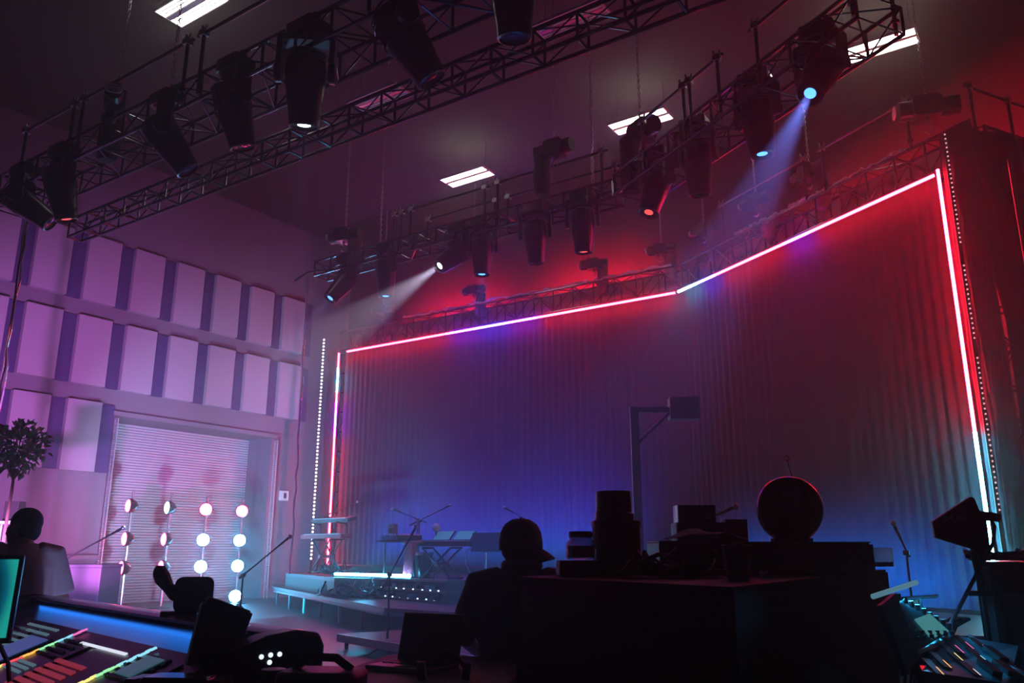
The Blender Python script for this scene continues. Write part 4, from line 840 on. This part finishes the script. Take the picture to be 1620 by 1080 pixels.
for x, y in ((-.17,-.12),(.17,-.12),(-.17,.12),(.17,.12)): MB().cyl((x,y,0), (x,y,.9), .015).build('leg', M_black, t)
t = thing('black_mug', 'black cup standing left of the bag', 'cup', G(-.645,2.36,.931), 0); MB().lathe([(0,0),(.028,0),(.032,.02),(.032,.1),(.029,.1),(.029,.01),(0,.01)], n=20).build('cup_wall', M_blackmatte, t, True); MB().lathe([(0,.1),(.033,.1),(.033,.112),(0,.115)], n=20).build('lid', M_black, t, True)
# ---------------------------------------------------------------- right mixing console
rcn = thing('mixing_console', 'smaller mixing console glowing cyan at lower right', 'mixing console', (0,0,0))
QA = (1.175,2.5,1.02); QB = (1.42,2.5,.985); QC = (1.66,2.84,1.052); QD = (1.42,2.78,1.09)
M_rpanel = mat('console_blue_panel', '46626e', .3, .3)
slab([QA,QB,QC,QD], .06).build('control_surface', M_rpanel, rcn)
RS = Quad(QA, QB, QC, QD)
slab([(1.2,2.52,.95),(1.41,2.52,.92),(1.64,2.83,.98),(1.28,2.78,1.0)], .16).build('chassis', M_con, rcn)
q = [G(*p) for p in ((1.225,2.62,1.06),(1.43,2.78,1.092),(1.44,2.82,1.10),(1.24,2.76,1.207))]
nb = (q[1]-q[0]).cross(q[3]-q[0]).normalized(); nb = nb if nb.dot(FR) > 0 else -nb
MB().add(q+[p-nb*.05 for p in q], [(0,1,2,3),(7,6,5,4),(0,4,5,1),(1,5,6,2),(2,6,7,3),(3,7,4,0)]).build('meter_bridge', M_rpanel, rcn)
MBQ = Quad.__new__(Quad); MBQ.a, MBQ.b, MBQ.c, MBQ.d = q
b_ = MB()
for i in range(6):
    for j in range(2):
        p = (q[0]*(1-i/6-.08)+q[1]*(i/6+.08))*(1-.2-j*.12)+(q[3]*(1-i/6-.08)+q[2]*(i/6+.08))*(.2+j*.12); b_.box(p+nb*.004, (.012,.012,.012))
stuff(b_.build('button_grid', M_black, rcn))
p = (q[0]+q[1]+q[2]+q[3])/4; MB().prism([(-.05,-.03),(.07,-.03),(.05,.04),(-.05,.04)], p+nb*.004, .004, Matrix(((q[1]-q[0]).normalized(), nb.cross((q[1]-q[0]).normalized()), nb)).transposed()).build('bridge_screen', cmat('teal_screen', (.15,.6,.65,1), .35), rcn)
m = MB()
for i in range(9): f = (i+.5)/9; pp = q[3]*(1-f)+q[2]*f; m.cyl(pp+UP*.0, pp+UP*.018, .008, n=6)
m.build('rear_sockets', M_black, rcn)
for (u, v, w_, h_, g) in ((.08,.12,.012,.09,1),(.1,.3,.012,.09,1),(.16,.52,.012,.09,2),(.1,.72,.012,.09,5),(.2,.85,.012,.08,5),(.5,.2,.012,.08,6),(.5,.55,.012,.09,4),(.45,.85,.012,.08,5)):
    b_ = MB(); RS.box(b_, u, v, (w_*2,h_,.003)); b_.build('fader_slot', M_black, rcn); b_ = MB(); RS.box(b_, u+.035, v, (.004,h_,.003)); b_.build('slot_light', GL[g], rcn)
for (u, v) in ((.72,.25),(.72,.62),(.9,.3)):
    b_ = MB(); RS.box(b_, u, v, (.03,.08,.014)); b_.build('fader_caps', M_black, rcn)
for k in range(5): b_ = MB(); RS.box(b_, .93+.012*k, .45, (.003,.4,.004)); b_.build('trim_line', M_ledge, rcn)
MB().cyl(G(1.4,2.68,0), G(1.4,2.68,.85), .05).box(G(1.4,2.68,.02), (.5,.5,.04)).build('pedestal', M_black, rcn)
t = thing('console_display', 'tilted flat display standing left of the right console, seen from behind', 'display', (0,0,0))
q = [G(*p) for p in ((1.08,2.5,1.199),(1.18,2.62,1.227),(1.225,2.61,1.045),(1.13,2.49,1.01))]; n2 = (q[1]-q[0]).cross(q[3]-q[0]).normalized(); n2 = n2 if n2.dot(FF) < 0 else -n2
MB().add(q+[p-n2*.018 for p in q], [(0,1,2,3),(7,6,5,4),(0,4,5,1),(1,5,6,2),(2,6,7,3),(3,7,4,0)]).build('rear_shell', mat('display_blue_shell', '5a86a0', .35), t)
MB().cyl((q[2]+q[3])/2, G(1.25,2.62,.93), .014).build('arm', M_black, t)
tag(MB().cyl(G(1.15,2.72,1.212), G(1.36,2.86,1.25), .009, n=8).build('lamp_rod', mat('pale_rod', 'c0dcea', .6, emit=(.3,.75,1,1), es=.25, sample=False)), 'pale glowing lamp rod over the right console display', 'lamp')
# ---------------------------------------------------------------- right rack case, antenna, cables
t = thing('rack_case', 'tall dark equipment rack case at the right edge', 'rack case', G(1.78,3.22,0), YAW-.5)
MB().box((.4,.35,.70), (.8,.7,1.2)).build('case_body', M_casecloth, t, bevel=.01); MB().box((.4,.35,1.305), (.81,.71,.014)).build('top_lid', mat('grey_cover', '3a4248', .3, .5), t); MB().box((.015,-.003,.7), (.03,.01,1.19)).build('edge_rail', M_alu, t)
for z in (.35,.6,.85,1.1): MB().box((.4,-.006,z), (.7,.01,.2)).build('rack_panel', M_kb, t)
for i in range(6): MB().cyl((.3+.08*(i%3),-.012,.9+.22*(i//3)), (.3+.08*(i%3),-.03,.9+.22*(i//3)), .014, n=10).build('knob', M_alu, t)
for x, y in ((.1,.1),(.7,.1),(.1,.6),(.7,.6)): MB().cyl((x-.02,y,.05), (x+.02,y,.05), .05, n=10).build('caster', M_black, t)
cable_heap('black cable coil lying on the right rack case', G(2.02,3.4,1.313), .18, 5, .011, 31, h=.03, loc_rot=YAW)
t = thing('paddle_antenna', 'black paddle antenna lettered SHURE beside the tall cyan tube', 'antenna', G(1.635,3.05,1.455), YAW)
RP = Euler((PI/2,0,0))
MB().prism([(-.105,.0),(-.1,-.055),(.03,-.095),(.045,-.115),(.09,-.12),(.095,-.07),(.095,.005),(.125,.004),(.125,.035),(.075,.04),(.062,.085),(.05,.092)], (0,0,0), .02, RP).build('paddle', mat('antenna_black', '0e1116', .45), t, bevel=.004)
inst(text_mesh('SHURE', .028, mat('grey_print', 'b0c0d0', .5)), 'lettering', t, M=Matrix.Translation((-.022,-.0112,.012)) @ Matrix.Rotation(PI/2, 4, 'X') @ Matrix.Rotation(.06, 4, 'Z'))
MB().cyl((.035,0,-.1), (.06,.03,-.19), .012, n=10).cyl((.06,.03,-.19), (.075,.04,-1.44), .012, n=10).build('stand_pole', M_black, t, True); MB().lathe([(0,-1.46),(.12,-1.46),(.11,-1.44),(.02,-1.42),(0,-1.42)], V(.075,.04,0), 16).build('stand_base', M_black, t); MB().cyl((.115,0,.02), (.145,0,.015), .016, n=10).build('connector', M_black, t, True); MB().box((.06,.03,-.25), (.1,.02,.018)).build('clamp', M_black, t)
tag(MB().tube([G(1.745,3.05,1.475), G(1.76,3.05,1.44), G(1.74,3.04,1.38), G(1.68,3.02,1.31), G(1.62,3.0,1.24), G(1.55,2.96,1.17), G(1.48,2.9,1.12), G(1.44,2.83,1.1)], .007, 7).build('antenna_cable', M_cable, smooth=True), 'black cable looping from the antenna down to the right console', 'cable')
t = thing('adaptor_block', 'upright black connector standing on the right rack case', 'connector', G(1.83,3.3,1.3125), YAW); MB().cyl((0,0,0), (-.01,0,.08), .014, n=10).build('body', M_black, t, True); MB().cyl((-.01,0,.08), (-.012,0,.1), .01, n=10).build('tip', M_alu, t)
q = random.Random(6); t = thing('cable_loom', 'loom of bluish cables hanging beside the right rack case', 'cables', G(1.74,3.3,1.08), YAW)
for k in range(14):
    x0 = q.uniform(-.02,.03); w_ = q.uniform(.1,.26); MB().tube([(x0,q.uniform(0,.1),.02), (x0-w_*.5,0,.0-q.uniform(0,.03)), (x0-w_,.0,-.1), (x0-w_*1.1,.02,-.25), (x0-w_*.8,.02,-.5), (x0-w_*.6,.02,-1.06)], q.uniform(.005,.009), 5).build('cable', mat('blue_grey_cable', '56688c', .3) if k % 2 else M_cable, t, True)
# ================================================================ people
M_skin = mat('skin', '8a5f4c', .5); M_hair = mat('short_dark_hair', '15110f', .7, bump=.5, bscale=200)
def remesh(mb, name, m, parent, vox=.012, smooth_it=6):
    o = mb.build(name, m, parent); md = o.modifiers.new('r', 'REMESH'); md.mode = 'VOXEL'; md.voxel_size = vox
    if smooth_it: sm = o.modifiers.new('sm', 'SMOOTH'); sm.iterations = smooth_it; sm.factor = .5
    bpy.context.view_layer.update()
    me = bpy.data.meshes.new_from_object(o.evaluated_get(bpy.context.evaluated_depsgraph_get())); o.modifiers.clear(); o.data = me
    me.materials.clear(); me.materials.append(m)
    for p in me.polygons: p.use_smooth = True
    return o
def ell_tube(mb, pts, n=16):
    """pts: (x,y,z,rx,ry) rings stacked along z"""
    vs = []; k = len(pts)
    for x, y, z, rx, ry in pts: vs += [(x+rx*math.cos(2*PI*j/n), y+ry*math.sin(2*PI*j/n), z) for j in range(n)]
    fs = [(i*n+j, i*n+(j+1)%n, (i+1)*n+(j+1)%n, (i+1)*n+j) for i in range(k-1) for j in range(n)]
    fs += [tuple(range(n-1,-1,-1)), tuple(range((k-1)*n, k*n))]; return mb.add(vs, fs)
def hand(mb, w_, d, side, roll):
    """palm with five curled fingers; w_ wrist point, d direction of the forearm, side = thumb direction"""
    d = d.normalized(); s_ = (side-d*side.dot(d)).normalized(); n = d.cross(s_)*roll
    mb.tube([w_-d*.02, w_+d*.03, w_+d*.08], [.026,.036,.036], 10)
    for i, (o, l) in enumerate(((.03,.072),(.011,.08),(-.009,.075),(-.028,.06))):
        b = w_+d*.075+s_*o; mb.tube([b, b+d*l*.45+n*.006, b+d*l*.75+n*.026, b+d*l*.85+n*.05], [.0095,.009,.0085,.0075], 8)
    b = w_+d*.025+s_*.032; mb.tube([b, b+s_*.028+d*.025+n*.008, b+s_*.034+d*.055+n*.02], [.012,.0105,.0085], 8)
def head(mb, c, f, tilt=0):
    """skull, jaw, nose, ears; c = centre of head, f = facing direction (unit, horizontal)"""
    r = f.cross(UP); R = Matrix((r, f, UP)).transposed()
    P = lambda x, y, z: c+R @ V(x, y, z)
    def blob(p, rad, sc):
        b = MB().ball((0,0,0), rad, 18, 12, sc); mb.add([P(*p)+R @ V(v) for v in b.v], b.f)
    blob((0,-.012,.035), .1, (.78,.97,.86)); blob((0,.03,-.035), .078, (.8,.88,1.05)); blob((0,.062,-.085), .036, (1,.8,.75))
    blob((0,.098,-.018), .016, (.8,1.1,1.7)); blob((0,.106,-.033), .016, (1.05,1,.8)); blob((0,.083,-.062), .02, (1.25,.5,.35)); blob((0,.083,-.074), .02, (1.1,.5,.35))
    for s_ in (-1, 1): blob((s_*.078,-.008,-.015), .03, (.3,.7,1.15)); blob((s_*.03,.078,.012), .022, (1.1,.5,.4)); blob((s_*.045,.055,-.02), .026, (1,.8,.9))
    return P, R
def person(label, loc, rz, h_eye_top, face, skin, shirt, trousers, arms, lean=0, collar=False, hair=True, cap=None):
    """figure standing at loc; local +y is forward; face = local facing angle of the head; arms = [(elbow, wrist)] in local coordinates"""
    t = thing('person', label, 'person', loc, rz); H = h_eye_top
    zs = H-.24; hc = V(0, lean+.015, H-.118); f = V(-math.sin(face), math.cos(face), 0)      # zs = shoulder line
    b = MB(); P, R = head(b, hc, f)
    b.tube([(0,lean-.03,zs-.02),(0,lean-.02,zs+.06),(0,lean-.005,H-.16)], [.075,.058,.056], 14)
    ell_tube(b, [(0,0,.86*H/1.75,.155,.105),(0,0,.95*H/1.75,.16,.11),(0,.0,1.08*H/1.75,.14,.095),(0,lean*.4,1.25*H/1.75,.16,.11),(0,lean*.7,zs-.09,.175,.11),(0,lean*.9,zs-.01,.13,.085),(0,lean,zs+.025,.07,.06)])
    for s_ in (-1, 1):
        b.tube([(s_*.085,0,.9*H/1.75),(s_*.095,.01,.68*H/1.75),(s_*.095,.015,.48*H/1.75),(s_*.095,-.005,.3*H/1.75),(s_*.095,-.01,.07)], [.09,.082,.058,.052,.038], 12)
        b.tube([(s_*.095,-.04,.045),(s_*.1,.05,.045),(s_*.105,.16,.03)], [.042,.044,.032], 10)
    for s_, (e, w_, th) in zip((-1, 1), arms):
        sh = V(s_*.18, lean*.85-.005, zs-.035); e = V(e); w_ = V(w_)
        b.tube([(s_*.1,lean*.85,zs-.02), sh, sh*.5+e*.5, e, e*.45+w_*.55, w_], [.06,.062,.048,.042,.039,.028], 12); hand(b, w_, w_-e, V(th), 1)
    remesh(b, 'body', skin, t, .009, 5)
    # trousers and shoes
    b = MB(); ell_tube(b, [(0,0,.80*H/1.75,.17,.12),(0,0,.9*H/1.75,.178,.125),(0,0,1.0*H/1.75,.172,.122)])
    for s_ in (-1, 1): b.tube([(s_*.088,0,.88*H/1.75),(s_*.098,.01,.66*H/1.75),(s_*.098,.012,.45*H/1.75),(s_*.098,-.008,.09)], [.102,.094,.076,.066], 12)
    remesh(b, 'trousers', trousers, t, .014, 4)
    for s_ in (-1, 1):
        b = MB().tube([(s_*.097,-.07,.05),(s_*.1,.0,.055),(s_*.103,.1,.045),(s_*.106,.2,.032)], [.045,.052,.05,.036], 12); remesh(b, 'shoe', M_blackmatte, t, .01, 3)
    # shirt: loose torso with short sleeves
    b = MB(); ell_tube(b, [(0,-.005,.83*H/1.75,.205,.15),(0,-.005,.95*H/1.75,.2,.148),(0,-.01,1.1*H/1.75,.192,.14),(0,lean*.4-.01,1.26*H/1.75,.205,.14),(0,lean*.7-.01,zs-.1,.215,.135),(0,lean*.85-.01,zs-.03,.19,.112),(0,lean*.95-.012,zs+.02,.11,.085),(0,lean-.012,zs+.045,.075,.07)], 20)
    for s_, (e, w_, th) in zip((-1, 1), arms):
        sh = V(s_*.18, lean*.85-.008, zs-.035); e = V(e); b.tube([(s_*.1,lean*.85-.01,zs-.03), sh, sh*.55+e*.45, sh*.15+e*.85], [.085,.084,.08,.082], 14)
    so = remesh(b, 'shirt', shirt, t, .011, 5)
    for v in so.data.vertices:
        c = v.co; k = .0055*math.sin(c.x*34+2.2*math.sin(c.z*5))*min(1, max(0, (zs-c.z)*6)); n = v.normal; v.co = c+n*k
    if collar:
        m = MB(); pts = [(.072*math.cos(a), lean-.022+.072*math.sin(a), zs+.055+.012*math.sin(a)*-1) for a in (2*PI*i/20 for i in range(20))]; m.tube(pts, .021, 8, True); m.build('collar', shirt, so, True)
    Q = lambda x, y, z: P(x, y, z)
    if cap:
        # baseball cap worn with the peak towards local angle `cap`
        k = Matrix.Rotation(cap-face, 3, 'Z'); m = MB(); vs = []; n = 22
        rings = [(1.0,.0),(1.0,.03),(.93,.062),(.74,.088),(.42,.104),(.0,.108)]
        for r_, z in rings: vs += [Q(r_*.086*math.cos(2*PI*j/n), -.012+r_*.107*math.sin(2*PI*j/n), .0+z*1.24) for j in range(n)]
        m.add(vs, [(i*n+j, i*n+(j+1)%n, (i+1)*n+(j+1)%n, (i+1)*n+j) for i in range(len(rings)-1) for j in range(n)])
        co = m.build('cap', mat('cap_cloth', '16181c', .85, bump=.3, bscale=120), t, True); sd = co.modifiers.new('s', 'SOLIDIFY'); sd.thickness = .004; sd.offset = 1
        vs = []
        for j in range(13):
            a = (j/12-.5)*2.0; ex = abs(j/6-1)
            for i in range(5): p = k @ V(.088*math.sin(a)*(1+.03*i), .092*math.cos(a)+.06*i/4*(1-ex**2*.85), .03-.04*(i/4)**1.3-.02*ex*ex); vs.append(Q(p.x, p.y-.012, p.z-.028))
        pk = MB().add(vs, [(j*5+i, j*5+i+1, j*5+i+6, j*5+i+5) for j in range(12) for i in range(4)]).build('peak', MATS['cap_cloth'], co, True); sd = pk.modifiers.new('s', 'SOLIDIFY'); sd.thickness = .004
        MB().ball(Q(0,-.012,.136), .007, 8, 6).build('button', MATS['cap_cloth'], co, True)
    if hair:
        m = MB()
        if cap: rgs = [((0,-.03,.0), .094, (.8,.9,.62))]
        else: rgs = [((0,-.022,.05), .106, (.78,.96,.84)), ((0,-.045,-.005), .085, (.86,.8,.85))]
        for p, rad, sc in rgs:
            bb = MB().ball((0,0,0), rad, 18, 12, sc); m.add([Q(*p)+R @ V(v) for v in bb.v], bb.f)
        remesh(m, 'hair', M_hair, t, .008, 3)
    for s_ in (-1, 1): e = MB().ball(Q(s_*.031,.083,-.003), .0115, 10, 8).build('eye', mat('eye_white', 'd8d4d0', .2), t, True); MB().ball(Q(s_*.031,.0925,-.003), .0045, 8, 6).build('iris', M_black, e, True)
    return t
# capped man, seen from behind, head slightly turned to the right
M_shirtdark = mat('dark_teal_shirt', '7a94a0', .85, spec=.2, noise=.15, nscale=12)
M_tee = mat('white_tee', 'a9a8b4', .85, spec=.2)
person('man in a dark shirt and cap seen from behind, standing left of the black case', G(.045,3.72,0), YAW-.12, 1.475, -.5, M_skin, M_shirtdark, mat('dark_jeans', '14161c', .8),
       [((-.25,.03,.98), (-.2,.24,.9), (.6,.4,.6)), ((.25,.03,.98), (.2,.24,.9), (-.6,.4,.6))], 0, True, True, -1.35)
person('man in a white tee with bowed head facing left, behind the left console', G(-3.02,5.2,0), YAW+.75, 1.6, .55, M_skin, M_tee, mat('grey_trousers', '2a2a32', .8),
       [((-.27,.02,1.05), (-.25,.16,.86), (.6,.4,.4)), ((.27,.02,1.05), (.25,.16,.86), (-.6,.4,.4))], .05, False, True, None)
# ================================================================ wash fixtures, some of them added and unseen
def batten(label, a, b, aim, col, en, group='wash light battens', arm=None):
    """LED batten: housing with lens strip, light thrown towards aim (unit vector)"""
    a = V(a); b = V(b); aim = V(aim).normalized(); t = thing('wash_batten', label, 'stage light', a, 0, group); d = b-a; x = d.normalized(); y = aim.cross(x); R = Matrix((x, y, aim)).transposed()
    MB().box(d/2-aim*.06, (d.length,.14,.1), R).build('housing', M_black, t)
    m = MB().box(d/2-aim*.008, (d.length*.98,.08,.008), R).build('lens_strip', M_lensoff, t)
    for f in (.02,.98): MB().box(d*f-aim*.09, (.04,.16,.14), R).build('foot', M_black, t)
    if arm:
        for f in (.1,.5,.9): MB().cyl(d*f-aim*.1, d*f+V(arm), .02, n=6).build('bracket', M_black, t)
    n = max(1, round(d.length/4)); c = V(col[:3]) if not isinstance(col, str) else None
    for i in range(n):
        l = bpy.data.lights.new('batten_light', 'AREA'); l.shape = 'RECTANGLE'; l.size = d.length/n*.96; l.size_y = .07; l.spread = math.radians(95); l.energy = en/n; l.color = rgb(col)[:3] if isinstance(col, str) else tuple(col[:3])
        o = bpy.data.objects.new('batten_light', l); COL.objects.link(o); p = a+d*(i+.5)/n+aim*.002; o.matrix_world = Matrix.Translation(p) @ Matrix((x, -y, -aim)).transposed().to_4x4()
BL = (.0, .19, .9)
batten('blue floor batten at the foot of the back curtain', (-17.0,16.35,.96), (-8.7,16.35,.96), (0,.93,.3), BL, 230)
batten('blue floor batten at the foot of the angled curtain', zz(NM-nR*.9+dR*.8,.62), zz(NR-nR*.9-dR*.6,.62), nR*.93+UP*.3, BL, 230)
batten('added unseen red batten on the back frame lighting the wall behind it', zz(NL+V(1.2,1.0,0),7.75), zz(NM+V(-.4,1.0,0),7.75), (0,.9,.3), (1,.003,.03), 1700, arm=(0,-.5,.0))  # added unseen source to redden the back wall and haze
batten('added unseen red batten on the angled frame lighting the hall behind it', zz(NM+nR*.9+dR*1.2,7.75), zz(NR+nR*.9-dR*.4,7.75), nR*.98+UP*.05, (1,.003,.03), 1050, arm=-nR*.42)  # added out of sight to redden the air behind the frame
def added_par(label, p, target, col, en, ang, group='added floor wash lights'):
    p = V(p); d = (V(target)-p).normalized(); t = thing('added_par_light', label, 'stage light', p, 0, group); R = d.to_track_quat('Z', 'Y').to_matrix().to_4x4()
    MB().lathe([(0,-.2),(.07,-.2),(.1,-.14),(.11,.02),(.12,.05),(.105,.05),(.1,0),(0,-.02)], (0,0,0), 18, R).build('can', M_head, t, True); MB().lathe([(.1,.0),(0,.012)], (0,0,0), 18, R).build('lens', M_lensoff, t)
    MB().tube([V(-.13,0,0), V(-.13,0,-.18), V(.13,0,-.18), V(.13,0,0)], .012, 5).build('yoke', M_black, t)
    lamp('SPOT', 'added_par_beam', p+d*.06, en, col, target, size=.1, spot=ang, blend=.8)
batten('added violet floor batten beside the blue one at the back curtain', (-16.6,16.6,.96), (-8.7,16.6,.96), (0,.5,.87), (.08,0,1), 300)  # added to carry violet higher up the curtain
added_par('added hidden floor wash light before the stage aimed at the panelled wall', (-13.6,9.6,.2), (-20.5,14.6,3.8), (.42,.62,1), 4600, 60)  # added hidden lamp to brighten the panelled wall in lavender
added_par('added hidden floor wash light left of the stage aimed high at the panelled wall', G(-4.6,9.0,.2), (-20.5,11.5,3.8), (.38,.22,1), 1300, 60)  # second hidden lamp added for the panelled wall
added_par('added hidden magenta floor wash light behind the left console aimed low at the wall', G(-5.6,7.6,.2), (-20.3,9.6,2.0), (.85,.22,1), 13000, 66)  # added out of view for the magenta tint at lower left
added_par('added hidden cyan floor wash light at the left front of the stage', (-14.2,11.2,.2), (-17.4,17,2.0), (0,.6,1), 2600, 75)  # added hidden source for the teal at stage left

def added_console_strip(parent, p, x, aim, ln, col, en, name='added_console_light'):
    """added light strip to brighten a console panel"""
    p = V(p); x = V(x).normalized(); aim = V(aim); aim = (aim-x*aim.dot(x)).normalized(); y = aim.cross(x); R = Matrix((x, y, aim)).transposed()
    MB().box(p-aim*.004, (ln,.012,.006), R).build(name, mat('added_strip_white', 'd0d8e0', .4), parent)
    l = bpy.data.lights.new(name, 'AREA'); l.shape = 'RECTANGLE'; l.size = ln; l.size_y = .01; l.energy = en; l.color = col
    o = bpy.data.objects.new(name+'_lamp', l); COL.objects.link(o); o.matrix_world = Matrix.Translation(p) @ Matrix((x, -y, -aim)).transposed().to_4x4()
added_console_strip(lc, G(*L(1.45,.012,1.088)), e1, e2*.75-UP*.65, 2.6, (.02,.22,1), 1.0)  # strip added under the ledge to turn the hood blue
added_console_strip(rcn, G(1.36,2.84,1.2), G(1.43,2.78,0)-G(1.225,2.62,0), FR*.4-FF*.6-UP*.7, .24, (.03,.5,1), 2.5)  # strip and its stem added to light the right console cyan
MB().cyl(G(1.36,2.85,1.2), G(1.36,2.84,1.06), .006).build('added_strip_stem', M_black, rcn)

batten('added hidden blue batten on the front edge of the stage facing the hall', (-6.6,10.0,.56), (-3.4,9.72,.56), (0,-.9,.4), (0,.22,1), 80)  # added behind the black case for blue rim light on the foreground
added_par('small added hidden wash light on the floor by the man in the white tee', G(-1.95,4.3,.25), G(-3.0,5.2,1.2), (.55,.5,1), 45, 60)  # added hidden lamp to lift the man's back out of the dark
